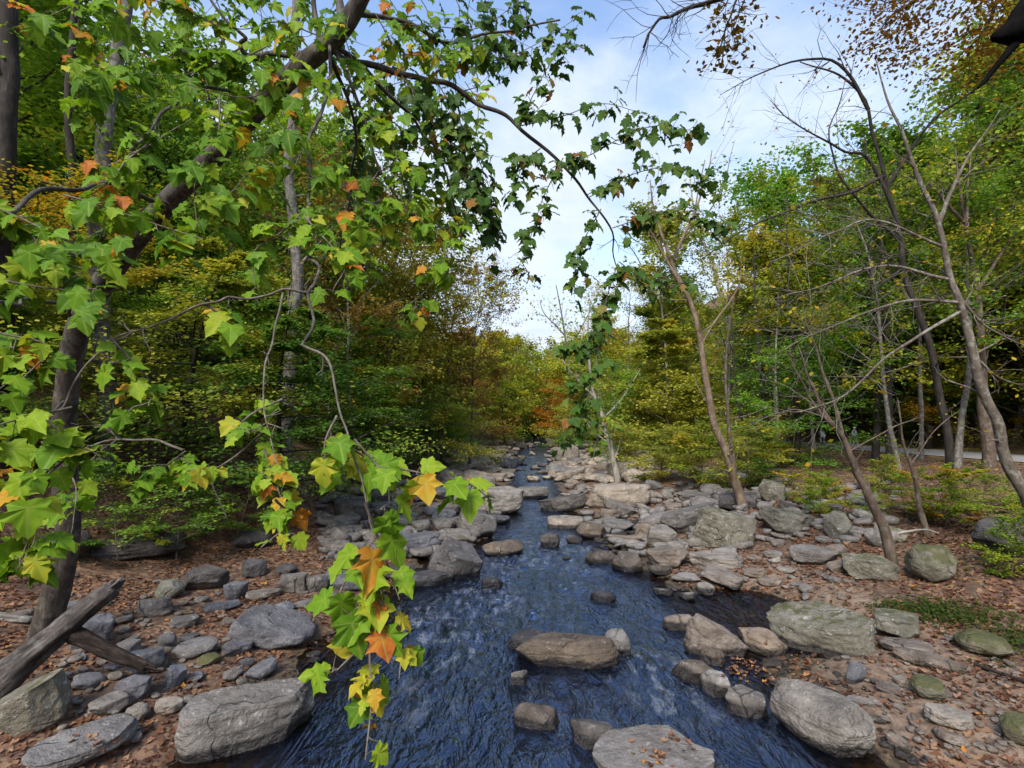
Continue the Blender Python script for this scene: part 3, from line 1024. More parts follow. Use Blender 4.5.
K_(754, 562, 15, 7, 'tan', 'small tan stone on the sandy shelf', 'slab', 0, .8, name='rock', cat='rock')
K_(754, 578, 24, 10, 'tan', 'flat rounded stone beside the brown pool', 'slab', 0, .8, name='rock', cat='rock')
K_(770, 590, 26, 11, 'tan', 'thin sloping stone at the sandy end of the pool', 'slab', 10, .6, name='rock', cat='rock')
K_(786, 573, 20, 7, 'pale', 'low light flake below the rock ledge', 'slab', 0, .8, name='rock', cat='rock')
K_(813, 566, 52, 22, 'grey', 'long weathered rock ledge at the top of the sandy shelf', 'slab', 4, .6, sub=5)
K_(871, 582, 60, 29, 'mossy', 'olive boulder with white lichen spots at the foot of the crooked sapling', 'block', 8, .7, sub=5, seed=81)
K_(931, 582, 54, 38, 'moss', 'round green mossy boulder under a fallen twig', 'round', -16, .8, sub=5, seed=82)
K_(877, 547, 26, 18, 'grey', 'grey rock behind the crooked sapling', 'round', 0, .8)
K_(838, 538, 30, 28, 'mossy', 'mossy boulder under the yellow-green bush', 'round', 0, .8)
K_(1005, 560, 70, 44, 'dark', 'dark boulder half hidden by the leafy bush at the frame edge', 'round', 0, .8, sub=5)
# --- right bank, near
K_(822, 662, 112, 62, 'mossy', 'great sloping bedrock boulder with moss and a pale vein above the pool', 'block', -12, .75, sub=6, seed=101, top=(-.25, -.3, 1))
K_(823, 757, 108, 80, 'grey', 'long rounded pale grey boulder lying along the bottom right stream edge', 'round', -34, .62, sub=6, seed=104, top=(-.1, -.25, 1))
K_(907, 657, 60, 20, 'tan', 'flat slab with a dark hollow below it', 'slab', 6, .7, sub=5)
K_(930, 674, 76, 20, 'brown', 'long brown slab with a pale streak on the sandy bank', 'slab', -6, .6, sub=5)
K_(927, 702, 38, 28, 'moss', 'cube-like stone covered with yellow moss', 'round', 0, .9, sub=5)
K_(889, 696, 27, 15, 'brown', 'small brown block beside the yellow moss stone', 'block', 0, .8, name='rock', cat='rock')
K_(856, 686, 22, 26, 'blue', 'thin slate leaning at the end of the great bedrock boulder', 'slab', 34, .5, tilt=(0, 20), name='rock', cat='rock')
K_(949, 732, 52, 30, 'pale', 'pale angular flat stone on the bare sandy bank', 'slab', -8, .8, sub=5)
K_(1022, 748, 50, 36, 'moss', 'green moss cushion stone cut by the frame edge', 'round', 0, .9, sub=5)
K_(984, 658, 62, 30, 'moss', 'mossy hump with a bare tan patch near the ivy', 'round', -14, .8, sub=5)
K_(897, 640, 48, 32, 'mossy', 'brownish boulder just upslope of the flat slab with the hollow', 'block', 0, .8, sub=5)
K_(680, 629, 36, 15, 'tan', 'long thin stone jutting into the blue water', 'round', 12, .4, hmin=.25)
K_(716, 657, 66, 44, 'tan', 'humped tan boulder between the stream and the brown pool', 'wedge', 24, .55, sub=6, seed=118, tilt=(0, 16))
K_(763, 657, 50, 30, 'tan', 'smooth tan boulder sloping into the brown pool', 'round', -24, .6, sub=5)
K_(712, 667, 26, 21, 'brown', 'purplish round stone below the humped tan boulder', 'round', 0, .9)
K_(697, 683, 50, 24, 'brown', 'two-tone stone half dark half pale at the cascade', 'round', -14, .7, sub=5)
K_(716, 695, 34, 26, 'pale', 'pale stone overlapping the two-tone stone', 'round', -20, .7)
K_(746, 718, 42, 34, 'grey', 'light grey stone with a broken face near the pebble patch', 'block', -20, .8, sub=5)
K_(776, 723, 20, 11, 'pale', 'little white stone next to the long rounded boulder', 'round', -30, .6, name='rock', cat='rock')
K_(864, 709, 40, 12, 'grey', 'flat grey flake above the long rounded boulder', 'slab', 0, .7, name='rock', cat='rock')
K_(870, 724, 34, 10, 'brown', 'sunken grey-brown slab in the leaf mush', 'slab', 0, .8, name='rock', cat='rock')
K_(792, 770, 34, 16, 'pale', 'white rock tip at the bottom edge below the long rounded boulder', 'block', 0, .8, name='rock', cat='rock')
K_(567, 462, 26, 18, 'pale', 'single large pale boulder far upstream', 'round', 0, .8)

# --- rubble: repeats, each an object of its own
ARCH = []
for k in range(14):
    form = ('slab', 'block', 'round', 'wedge')[k % 4]
    v_, f_ = rock_verts(300 + k, form, 4 if k < 8 else 3)
    ARCH.append((v_ * np.array([.5, .5, 1.0]), f_))
ARCHME = {}


def arch(k, mat):
    if (k, mat) not in ARCHME:
        ARCHME[(k, mat)] = new_mesh('rock', ARCH[k][0], [ARCH[k][1]], [K[mat]])
    return ARCHME[(k, mat)]


def clear(x, y, r):
    return all((x - a) ** 2 + (y - b_) ** 2 > (c * .85 + r * .6) ** 2 for a, b_, c in KEYS)


def rubble(n, box, smin, smax, mats, label, group, water=0.0, seed=0):
    r = np.random.default_rng(seed)
    done = 0
    for _ in range(n * 40):
        if done >= n: break
        u, v = r.uniform(box[0], box[2]), box[1] + (box[3] - box[1]) * r.uniform(0, 1) ** 1.0
        p, t = hit(u, v)
        x, y = p[0], p[1]
        l, rr = shore(y)
        if l + .5 < x < rr - .5 and r.uniform() > water: continue
        s = math.exp(r.uniform(math.log(smin), math.log(smax)))
        if not clear(x, y, s / 2): continue
        z = max(H1(x, y), -.10)
        k = int(r.integers(0, 14))
        o = link('rock', arch(k, mats[int(r.integers(0, len(mats)))]), None, (x, y, z - s * .10))
        o.scale = (s * r.uniform(.8, 1.3), s * r.uniform(.7, 1.1), s * r.uniform(.32, .62))
        o.rotation_euler = (r.uniform(-.25, .25), r.uniform(-.25, .25), r.uniform(0, 6.28))
        KEYS.append((x, y, s * .38))
        tag(o, label, 'rock', group)
        done += 1


rubble(80, (455, 441, 645, 480), .6, 2.4, ['grey', 'pale', 'tan', 'blue', 'grey'], 'weathered grey rock in the distant rubble of the stream bed', 'far stream bed rubble', .10, 1)
rubble(24, (485, 441, 590, 474), .5, 1.7, ['grey', 'blue', 'dark'], 'grey rock standing in the narrow far channel', 'far channel rocks', 1.0, 11)
rubble(36, (330, 476, 505, 540), .4, 1.5, ['dark', 'grey', 'dark', 'blue'], 'dark grey rock in the shaded rubble under the olive foliage', 'shaded bank rubble', .15, 2)
rubble(32, (560, 468, 725, 545), .35, 1.3, ['grey', 'pale', 'tan', 'tan'], 'pale rock filling gaps between the big bank boulders upstream', 'upper bank rubble', .02, 3)
rubble(22, (640, 540, 850, 600), .15, .5, ['tan', 'pale', 'grey'], 'small stone scattered on the sandy shelf', 'sandy shelf stones', 0, 4)
rubble(26, (60, 575, 330, 720), .16, .5, ['grey', 'blue', 'grey', 'dark'], 'small grey stone in the leafy beach rubble', 'leafy beach stones', 0, 5)
rubble(12, (760, 640, 1020, 765), .12, .4, ['grey', 'tan', 'brown'], 'small stone in the leaf mush of the near bank', 'near bank stones', 0, 6)
rubble(14, (700, 480, 900, 545), .4, 1.1, ['mossy', 'grey', 'dark'], 'mossy stone in the bank at the wood edge', 'wood edge stones', 0, 7)


# small stones nobody would count, and the pebble patch
STA = [rock_verts(500 + k, ('slab', 'block', 'wedge')[k % 3], 2 + (k % 2))[0:2] for k in range(18)]


def stone_stuff(name, boxes, seed, mats):
    r = np.random.default_rng(seed)
    Vs, Fs, n = [], [], 0
    for (u0, v0, u1, v1, cnt, smin, smax) in boxes:
        for _ in range(cnt):
            p, t = hit(r.uniform(u0, u1), r.uniform(v0, v1))
            l, rr = shore(p[1])
            if l + .3 < p[0] < rr - .3 and r.uniform() < .9: continue
            s = math.exp(r.uniform(math.log(smin), math.log(smax)))
            q = STA[int(r.integers(0, 18))]
            a = r.uniform(0, 6.28)
            v = q[0] * np.array([s * r.uniform(.4, .7), s * r.uniform(.32, .55), s * r.uniform(.3, .6)])
            tx = r.normal() * .25
            v = np.stack([v[:, 0], v[:, 1] * math.cos(tx) - v[:, 2] * math.sin(tx), v[:, 1] * math.sin(tx) + v[:, 2] * math.cos(tx)], -1)
            v = np.stack([v[:, 0] * math.cos(a) - v[:, 1] * math.sin(a), v[:, 0] * math.sin(a) + v[:, 1] * math.cos(a), v[:, 2]], -1)
            Vs.append(v + np.array([p[0], p[1], max(H1(p[0], p[1]), -.08) - s * .06]))
            Fs.append(q[1] + n)
            n += len(v)
    o = link(name, new_mesh(name, np.concatenate(Vs), [np.concatenate(Fs)], [mats]))
    return tag(o, kind='stuff')


stone_stuff('gravel', [(320, 472, 495, 560, 420, .18, .9)], 5, K['grey'])
stone_stuff('stone_rubble', [(445, 440, 655, 482, 1200, .35, 1.2)], 55, K['pale'])
stone_stuff('rubble', [(555, 468, 745, 560, 380, .2, .75), (690, 485, 900, 545, 160, .2, .6)], 9, K['pale'])
stone_stuff('pebbles', [(712, 655, 790, 690, 260, .03, .12), (800, 640, 1020, 765, 420, .03, .13), (640, 560, 850, 600, 200, .04, .18), (60, 590, 330, 740, 300, .04, .22)], 6, K['tan'])


# fallen leaves on ground and rocks
def litter():
    r = np.random.default_rng(44)
    P, N, S, T = [], [], [], []
    xs, ys = [], []
    for (x0, x1, y0, y1, n) in ((-15, -3.0, 5, 22, 26000), (4.0, 15, 5, 26, 30000), (12, 26, 16, 44, 9000)):
        x, y = r.uniform(x0, x1, n), y0 + (y1 - y0) * r.uniform(0, 1, n) ** 1.3
        keep = (fbm2(x, y, .9, 91, 3) + r.uniform(-.6, .6, n)) > -.1
        l, rr = shore(y)
        keep &= (x < l - .1) | (x > rr + .2)
        xs.append(x[keep]); ys.append(y[keep])
    x, y = np.concatenate(xs), np.concatenate(ys)
    z = H(x, y)
    n = len(x)
    e = .05
    nx, ny = -(H(x + e, y) - z) / e, -(H(x, y + e) - z) / e
    N = np.stack([nx, ny, np.ones(n)], -1) + r.normal(size=(n, 3)) * .28
    T = np.stack([r.normal(size=n), r.normal(size=n), r.normal(size=n) * .1], -1)
    S = r.uniform(.045, .105, n) * (1 + .02 * y)
    P = np.stack([x, y, z + .012 + r.uniform(0, .02, n)], -1)
    o = link('fallen_leaves', leaf_mesh('fallen_leaves', P, N, T, S, r.beta(2.2, 2.6, n), L['litter'], T_FALL, r.uniform(.3, 2.0, n)))
    tag(o, kind='stuff')


litter()
# ------------------------------------------------------------------ forest trees
def perp(d, r):
    a = r.normal(size=3)
    a -= d * (a @ d)
    return a / np.linalg.norm(a)


def grow(r, p, d, length, n, rad0, rad1, wander=.18, lift=0.0, gravity=0.0):
    pts = [np.array(p, float)]
    d = np.array(d, float)
    st = length / n
    for i in range(n):
        d = d + r.normal(size=3) * wander + np.array([0, 0, lift - gravity * (i / n)])
        d /= np.linalg.norm(d)
        pts.append(pts[-1] + d * st)
    return np.array(pts), np.linspace(rad0, rad1, n + 1)


def make_tree(seed, height=20, r0=.22, first=.35, nb=22, blen=.28, up=.5, lift=.05, droop=0.0, sub=6, leaves=7000, lsize=.2, flat=.55, jit=.16,
              lean=(0, 0), crown='oval', twigs=0, sides=8, wander=.05, layer=0.0):
    """trunk mesh with limbs, and a crown of separate leaves carried on the twigs"""
    r = np.random.default_rng(seed)
    tb = Tubes()
    n = 12
    tp = [np.zeros(3)]
    d = norm(np.array([lean[0], lean[1], 1.0]))
    for i in range(n):
        d = norm(d + r.normal(size=3) * wander * np.array([1, 1, .2]) + np.array([0, 0, .02]))
        tp.append(tp[-1] + d * height / n)
    tp = np.array(tp)
    tp[0] -= d * .4
    tr = r0 * np.linspace(1, .10, n + 1) ** .85
    tr[0] *= 1.35
    path = smooth_path(tp, 3)
    tb.add(path, np.interp(np.linspace(0, 1, len(path)), np.linspace(0, 1, n + 1), tr), sides, .10, seed)
    LP, LT = [], []
    segs = []
    for i in range(nb):
        f = first + (1 - first) * ((i + r.uniform(0, 1)) / nb)
        f = min(f, .985)
        k = f * n
        a, b_ = int(k), k - int(k)
        p = tp[a] * (1 - b_) + tp[min(a + 1, n)] * b_
        g = (f - first) / (1 - first)
        if crown == 'oval': shape = .45 + 1.0 * math.sin(math.pi * min(1, (g * .85 + .12)))
        elif crown == 'cone': shape = 1.25 - 1.05 * g
        elif crown == 'vase': shape = .6 + .7 * g
        else: shape = 1.0
        ln = height * blen * shape * r.uniform(.7, 1.2)
        az = i * 2.39996 + r.uniform(-.5, .5)
        el = up + r.uniform(-.25, .25) + .5 * g * (crown != 'cone')
        bd = np.array([math.cos(az) * math.cos(el), math.sin(az) * math.cos(el), math.sin(el)])
        br = max(.012, np.interp(f, np.linspace(0, 1, n + 1), tr) * .5)
        pts, rad = grow(r, p, bd, ln, 6, br, br * .18, .13, lift, droop)
        tb.add(pts, rad, 5)
        ct = r.normal(0, .22)
        for s in range(sub):
            q = r.uniform(.22, 1.0)
            kk = q * 6
            a, b_ = min(int(kk), 5), kk - min(int(kk), 5)
            sp_ = pts[a] * (1 - b_) + pts[a + 1] * b_
            dd = norm(pts[min(a + 1, 6)] - pts[a])
            side = norm(np.cross(dd, [0, 0, 1.0]) * (1 if s % 2 else -1) + dd * r.uniform(.3, 1.1) + r.normal(size=3) * np.array([.3, .3, .3 * (1 - layer)]))
            sl = ln * r.uniform(.25, .5)
            sp2, sr = grow(r, sp_, side, sl, 3, br * .3, .006, .16, lift * .5, droop)
            tb.add(sp2, np.maximum(sr, .006), 3)
            segs.append((sp2, ct + r.normal(0, .1)))
            for _ in range(twigs):
                q2 = r.uniform(.2, 1)
                a2 = min(int(q2 * 3), 2)
                tp_, trr = grow(r, sp2[a2] * .5 + sp2[a2 + 1] * .5, norm(side + r.normal(size=3) * .6), sl * r.uniform(.3, .7), 3, .007, .003, .2, .05)
                tb.add(tp_, trr, 3)
                segs.append((tp_, ct + r.normal(0, .1)))
        segs.append((pts[3:], ct))
    trunk = tb.mesh('trunk', [B['grey']])
    crown_me = None
    if leaves:
        per = max(1, leaves // len(segs))
        P, N, T, S, C = [], [], [], [], []
        for pts, ct in segs:
            m = max(1, int(per * r.uniform(.35, 1.65)))
            q = r.uniform(.1, 1.05, m) * (len(pts) - 1)
            a = np.minimum(q.astype(int), len(pts) - 2)
            fr = (q - a)[:, None]
            sl = np.linalg.norm(pts[-1] - pts[0])
            base = pts[a] * (1 - fr) + pts[a + 1] * fr + r.normal(size=(m, 3)) * jit * sl * np.array([1, 1, .6 - .45 * layer])
            P.append(base)
            out = norm(pts[-1] - pts[0])
            T.append(out[None] * .5 + r.normal(size=(m, 3)) * .6 + np.array([0, 0, -.35]))
            N.append(np.array([0, 0, 1.0]) + r.normal(size=(m, 3)) * flat)
            S.append(lsize * r.uniform(.6, 1.25, m))
            C.append(np.clip(.42 + ct + r.normal(0, .13, m), 0, 1))
        crown_me = leaf_mesh('crown', np.concatenate(P), np.concatenate(N), np.concatenate(T), np.concatenate(S), np.concatenate(C), L['green'])
    return trunk, crown_me


TA = {
    'tall_a': make_tree(1, 22, .24, .28, 32, .25, .5, .05, 0, 7, 21000, .34, jit=.24),
    'tall_b': make_tree(2, 24, .26, .34, 30, .23, .55, .06, 0, 7, 20000, .35, lean=(.1, 0), jit=.24),
    'full_a': make_tree(3, 18, .20, .08, 38, .30, .35, .03, .02, 7, 26000, .29, jit=.22),
    'full_b': make_tree(4, 16, .18, .07, 38, .33, .30, .02, .05, 7, 26000, .28, crown='cone', jit=.22),
    'layer_a': make_tree(5, 10, .12, .08, 34, .42, .18, .0, .05, 8, 24000, .135, .42, .22, crown='cone', layer=.5),
    'layer_t': make_tree(20, 9.5, .10, .74, 18, .34, .12, .0, .05, 8, 9000, .13, .35, .22, crown='round', layer=.8),
    'layer_b': make_tree(6, 8, .10, .06, 32, .48, .12, -.01, .07, 8, 22000, .125, .42, .22, crown='cone', layer=.5),
    'thin_a': make_tree(7, 20, .16, .35, 22, .24, .6, .05, 0, 6, 5200, .18, twigs=2),
    'thin_b': make_tree(8, 18, .15, .30, 24, .28, .45, .04, 0, 6, 12000, .2, twigs=2, jit=.16),
    'bare_a': make_tree(9, 20, .17, .38, 20, .24, .7, .05, 0, 6, 700, .16, twigs=3),
    'pole_a': make_tree(10, 21, .15, .55, 20, .17, .6, .05, 0, 6, 9000, .34, jit=.22),
    'far_a': make_tree(18, 17, .2, .06, 30, .33, .35, .02, .02, 6, 9000, .46, jit=.24),
    'far_b': make_tree(19, 19, .2, .12, 28, .27, .45, .04, 0, 6, 8500, .48, jit=.24),
    'sapling_a': make_tree(12, 4.2, .03, .15, 16, .34, .35, .0, .05, 5, 4600, .125, .35, .18, layer=.7, sides=5),
    'sapling_b': make_tree(13, 3.2, .025, .10, 16, .40, .25, .0, .06, 5, 4600, .115, .35, .18, layer=.8, sides=5),
    'shrub_a': make_tree(14, 2.0, .025, .02, 24, .50, .45, .0, .08, 5, 5200, .085, .5, .2, crown='round', sides=5),
    'shrub_b': make_tree(15, 1.5, .02, .02, 22, .55, .35, .0, .1, 5, 4600, .08, .5, .2, crown='round', sides=5),
    'under_a': make_tree(16, 5.5, .06, .04, 28, .50, .15, -.01, .07, 7, 16000, .115, .35, .2, crown='round', layer=.75),
}


def set_mat(o, m):
    o.material_slots[0].link = 'OBJECT'
    o.material_slots[0].material = m


TREE_R = np.random.default_rng(77)


def plant(kind, x, y, h, leaf, bark, label, group=None, name='tree', cat='tree', rz=None, wide=1.0, tilt=(0, 0), z=None):
    tm, cm = TA[kind]
    r = TREE_R
    base_h = float(max(v.co.z for v in tm.vertices)) if kind not in HCACHE else HCACHE[kind]
    HCACHE[kind] = base_h
    s = h / base_h
    e = empty(name, (x, y, (H1(x, y) if z is None else z) - .05), r.uniform(0, 6.28) if rz is None else rz, label, cat, group)
    e.scale = (s * wide, s * wide, s)
    e.rotation_euler = (tilt[0], tilt[1], e.rotation_euler[2])
    t = link('trunk', tm, e)
    set_mat(t, B[bark])
    if cm is not None:
        c = link('crown', cm, e)
        set_mat(c, L[leaf])
    return e


HCACHE = {}


def forest(n, xr, yr, kinds, hr, leafs, barks, label, group, sep=2.6, seed=1, name='tree', cat='tree', wide=(.9, 1.25), tilt=0.0, keep=None):
    r = np.random.default_rng(seed)
    done = 0
    for _ in range(n * 60):
        if done >= n: break
        x, y = r.uniform(*xr), r.uniform(*yr)
        if keep is not None and not keep(x, y): continue
        if any((x - a) ** 2 + (y - b_) ** 2 < sep * sep for a, b_ in SPOTS): continue
        SPOTS.append((x, y))
        i = int(r.integers(0, len(leafs)))
        plant(kinds[int(r.integers(0, len(kinds)))], x, y, r.uniform(*hr), leafs[i], barks[int(r.integers(0, len(barks)))], label, group, name, cat,
              r.uniform(0, 6.28), r.uniform(*wide), (0, tilt * r.uniform(.3, 1)))
        done += 1


SPOTS = []
# wooded slope on the log side: understory hanging over the bank, then tall trees
forest(18, (-16.5, -3.5), (16, 60), ['layer_a', 'layer_b', 'under_a'], (5.5, 10), ['dark', 'olive', 'green', 'green', 'olive'], ['dark', 'grey'],
       'layered understory tree drooping over the shaded rocky bank', 'understory trees over the shaded bank', 2.2, 21, 'understory_tree', 'tree', (1, 1.3), R(6),
       keep=lambda x, y: shore(y)[0] - 10.5 < x < shore(y)[0] - 5.6)
forest(20, (-28, -11.5), (10, 30), ['layer_a', 'layer_b', 'under_a'], (5, 9), ['dark', 'green', 'green', 'olive', 'dark'], ['dark', 'grey'],
       'dark layered understory tree on the steep wooded slope', 'understory trees on the steep slope', 2.4, 22, 'understory_tree', 'tree', (1, 1.3))
forest(26, (-38, -12.5), (12, 48), ['full_a', 'full_b', 'tall_a', 'tall_b', 'full_a'], (15, 23), ['green', 'dark', 'olive', 'green', 'green'], ['dark', 'grey', 'brown'],
       'tall dark green forest tree high on the steep wooded slope', 'tall trees on the steep slope', 3.0, 23)
forest(13, (-16, -5), (30, 66), ['full_a', 'thin_b', 'full_b', 'thin_b'], (13, 19), ['rust', 'olive', 'olive', 'rust', 'green'], ['brown', 'grey'],
       'rust or olive autumn tree leaning out from the shaded bank', 'rust trees along the shaded bank', 2.8, 24, tilt=R(8), keep=lambda x, y: x < shore(y)[0] - 7)
forest(20, (-40, -3), (58, 130), ['far_a', 'full_b', 'far_b'], (12, 19), ['olive', 'yellow', 'green', 'yellowgreen', 'olive', 'green'], ['brown', 'grey'],
       'autumn tree far along the shaded bank', 'far trees on the shaded bank', 4.0, 25, wide=(1.1, 1.5), keep=lambda x, y: x < shore(y)[0] - 8)
# far end of the valley
forest(34, (-60, 75), (128, 215), ['far_a', 'far_b', 'far_a'], (13, 20), ['yellowgreen', 'olive', 'olive', 'yellow', 'yellowgreen', 'olive', 'green'], ['grey', 'brown'],
       'small looking autumn tree closing the far end of the valley', 'trees at the far end of the valley', 5, 26, wide=(1.3, 1.8))
# stream-side on the road side
forest(22, (6, 26), (44, 128), ['far_a', 'thin_b', 'full_b', 'under_a', 'far_a'], (8, 14), ['olive', 'yellowgreen', 'olive', 'green', 'yellowgreen'], ['grey', 'tan'],
       'olive yellow tree along the stream before the bend', 'stream side trees toward the bend', 3.2, 27, wide=(1.1, 1.5), keep=lambda x, y: x > shore(y)[1] + 4.5)
forest(20, (9, 22), (22, 52), ['under_a', 'shrub_a', 'sapling_a', 'under_a'], (2.0, 3.8), ['yellowgreen', 'olive', 'yellowgreen', 'olive', 'bush'], ['tan', 'brown'],
       'yellowish olive bush on the bank between stream and road', 'bushes between stream and road', 1.6, 28, 'bush', 'bush', (1.1, 1.5), keep=lambda x, y: x > shore(y)[1] + 4.5 and x < 9 + y * .25 and not .52 < x / y < .74)
forest(11, (13, 26), (32, 80), ['pole_a', 'bare_a', 'pole_a'], (16, 22), ['yellowgreen', 'olive'], ['pale', 'grey', 'pale'],
       'slender pale trunk among the thin trees before the road bend', 'slender pale trunks', 2.2, 29, keep=lambda x, y: x > shore(y)[1] + 7 and x < 25)
# hillside beyond the road
forest(26, (36.5, 66), (24, 66), ['tall_a', 'full_a', 'tall_b', 'full_b', 'full_a'], (15, 22), ['green', 'vivid', 'yellowgreen', 'olive', 'green', 'yellowgreen'], ['grey', 'brown', 'dark'],
       'tall green tree on the hillside beyond the road', 'green trees beyond the road', 3.2, 30)
forest(46, (35, 95), (52, 150), ['far_a', 'full_a', 'far_b', 'pole_a', 'far_a'], (15, 22), ['yellowgreen', 'yellow', 'olive', 'orange', 'yellowgreen', 'olive'], ['grey', 'brown', 'pale'],
       'yellow autumn tree on the hillside beyond the road', 'yellow trees beyond the road', 3.8, 31, wide=(1.0, 1.4))
forest(18, (34, 66), (2, 30), ['tall_a', 'full_a', 'tall_b'], (15, 22), ['olive', 'yellow', 'green', 'orange', 'yellowgreen'], ['grey', 'brown'],
       'tall mixed autumn tree near the frame edge beyond the road', 'tall trees at the road edge', 3.4, 32, keep=lambda x, y: x > 35)
forest(16, (35, 48), (22, 70), ['under_a', 'layer_b', 'sapling_a'], (3.0, 5.5), ['vivid', 'yellow', 'dark', 'green', 'yellowgreen'], ['dark', 'brown'],
       'low leafy tree lining the far verge of the road', 'low trees lining the far verge', 2.4, 33, 'understory_tree', 'tree', (1.1, 1.5))


forest(16, (35.2, 46), (22, 62), ['tall_a', 'tall_b', 'full_a', 'tall_b'], (25, 32), ['yellowgreen', 'olive', 'yellow', 'green', 'yellowgreen', 'orange'], ['grey', 'brown', 'pale'],
       'very tall autumn tree rising straight behind the road', 'very tall trees behind the road', 3.4, 41, wide=(.8, 1.0))
forest(4, (19, 25), (24, 54), ['thin_b', 'pole_a', 'thin_a', 'thin_b'], (19, 25), ['yellowgreen', 'olive', 'yellow', 'green'], ['grey', 'brown'],
       'thinly leaved tall tree between the bank and the road', 'thin tall trees on the near side of the road', 3.2, 42, wide=(.9, 1.1), keep=lambda x, y: not .56 < x / y < .72)


def at(u, v, zmin=0.0):
    p, t = hit(u, v, zmin)
    return p[0], p[1], t


# single plants one can point at
def spot(kind, u, v, hpx, leaf, bark, label, name='bush', cat='bush', wide=1.0, tilt=(0, 0), group=None, rz=None):
    x, y, t = at(u, v)
    return plant(kind, x, y, hpx * t / F, leaf, bark, label, group, name, cat, rz, wide, tilt)


spot('shrub_a', 822, 515, 46, 'bush', 'brown', 'bright yellow-green bush above the white-spotted boulder', wide=1.35)
spot('shrub_b', 762, 490, 34, 'dark', 'dark', 'small dark green bush behind the pointed upright boulder', wide=1.3)
spot('sapling_b', 945, 528, 62, 'bush', 'brown', 'low layered yellow-green sapling in front of the road', 'sapling', 'sapling', 1.35)
spot('sapling_b', 985, 535, 74, 'bush', 'brown', 'tiered bright green sapling below the lichened leaning trunk', 'sapling', 'sapling', 1.3)
spot('sapling_a', 905, 512, 44, 'bush', 'brown', 'thin yellow sapling between the two crooked stems', 'sapling', 'sapling', 1.5)
spot('shrub_a', 1012, 578, 76, 'bush', 'brown', 'leafy green bush draped over the dark boulder at the frame edge', wide=1.1)
spot('shrub_b', 1046, 545, 60, 'bush', 'brown', 'fresh green bush cut by the frame edge beside the road bank', wide=1.2)
spot('shrub_b', 830, 500, 30, 'yellowgreen', 'brown', 'dull yellow bush under the road bank', wide=1.4)
spot('shrub_a', 880, 492, 40, 'olive', 'brown', 'straggly olive bush below the tree stumps by the road', wide=1.5)
spot('under_a', 786, 468, 140, 'vivid', 'dark', 'broad blue-green tree standing at the road edge next to the cyclist', 'understory_tree', 'tree', 1.15)
spot('full_b', 900, 440, 250, 'vivid', 'dark', 'vivid green conifer-like tree right beyond the road', 'tree', 'tree', 1.25)
spot('full_a', 850, 438, 300, 'vivid', 'dark', 'tall vivid green tree behind the walker in lilac', 'tree', 'tree', 1.1)
spot('layer_b', 985, 446, 110, 'yellow', 'brown', 'golden yellow low tree behind the lichened leaning trunk', 'understory_tree', 'tree', 1.2)
spot('shrub_a', 660, 482, 60, 'olive', 'tan', 'wide twiggy yellow-olive bush overhanging the undercut bank', wide=1.7)
spot('shrub_a', 705, 488, 66, 'yellowgreen', 'tan', 'yellow bush behind the flat grey table rock', wide=1.5)
spot('shrub_a', 632, 474, 50, 'olive', 'tan', 'olive bush at the foot of the young plane tree', wide=1.5)
for (u_, v_, h_, k_, lf_, lab_) in ((925, 522, 32, 'sapling_b', 'bush', 'small tiered yellow sapling between the thin grey sapling and the dark slim tree'), (1000, 508, 36, 'sapling_a', 'bush', 'tall loose yellow-green sapling beside the foot of the lichened leaning tree'),
                                    (960, 514, 28, 'sapling_b', 'yellowgreen', 'low dull yellow sapling on the leafy slope under the road'), (870, 520, 34, 'sapling_b', 'bush', 'little yellow-green sapling behind the crooked sapling'),
                                    (800, 505, 36, 'sapling_b', 'yellowgreen', 'little yellow sapling near the big slanted boulder')):
    spot(k_, u_, v_, h_, lf_, 'brown', lab_, 'sapling', 'sapling', 1.5)
# shaded bank
spot('sapling_a', 118, 566, 110, 'green', 'twig', 'green maple sapling over the dark ledge behind the log', 'sapling', 'sapling', 1.3)
spot('sapling_b', 175, 560, 90, 'green', 'twig', 'leafy maple sapling with yellowing tips at the slope foot', 'sapling', 'sapling', 1.4)
spot('sapling_b', 235, 545, 80, 'green', 'twig', 'spindly green sapling in the shade above the beach stones', 'sapling', 'sapling', 1.2)
plant('layer_t', -13.4, 14.0, 8.6, 'yellow', 'dark', 'orange-yellow layered tree up the slope behind the bent plane tree', None, 'understory_tree', 'tree', None, 1.1)
spot('under_a', 560, 447, 74, 'orange', 'brown', 'small orange tree glowing at the far bend of the stream', 'tree', 'tree', 1.1)
plant('full_a', -8.2, 34, 18, 'olive', 'brown', 'tall tree with a full olive crown crowding the sky gap above the shaded rubble', None)
plant('thin_b', -6.0, 41, 20, 'rust', 'brown', 'airy brown-leaved tree nearest the sky gap over the shaded rubble', None)
plant('thin_b', -8.3, 28, 19, 'rust', 'grey', 'tan-leaved thin tree directly behind the tip of the leafy plane branches', None)
plant('thin_b', 19.0, 46, 27, 'yellowgreen', 'grey', 'tall airy yellow-green tree at the edge of the sky gap on the road side', None)
plant('pole_a', 16.0, 53, 26, 'olive', 'pale', 'tall pale-stemmed olive tree topping the thin trees by the sky gap', None)
plant('thin_b', 15.0, 64, 25, 'yellow', 'grey', 'distant tall yellow tree showing over the young plane tree', None)
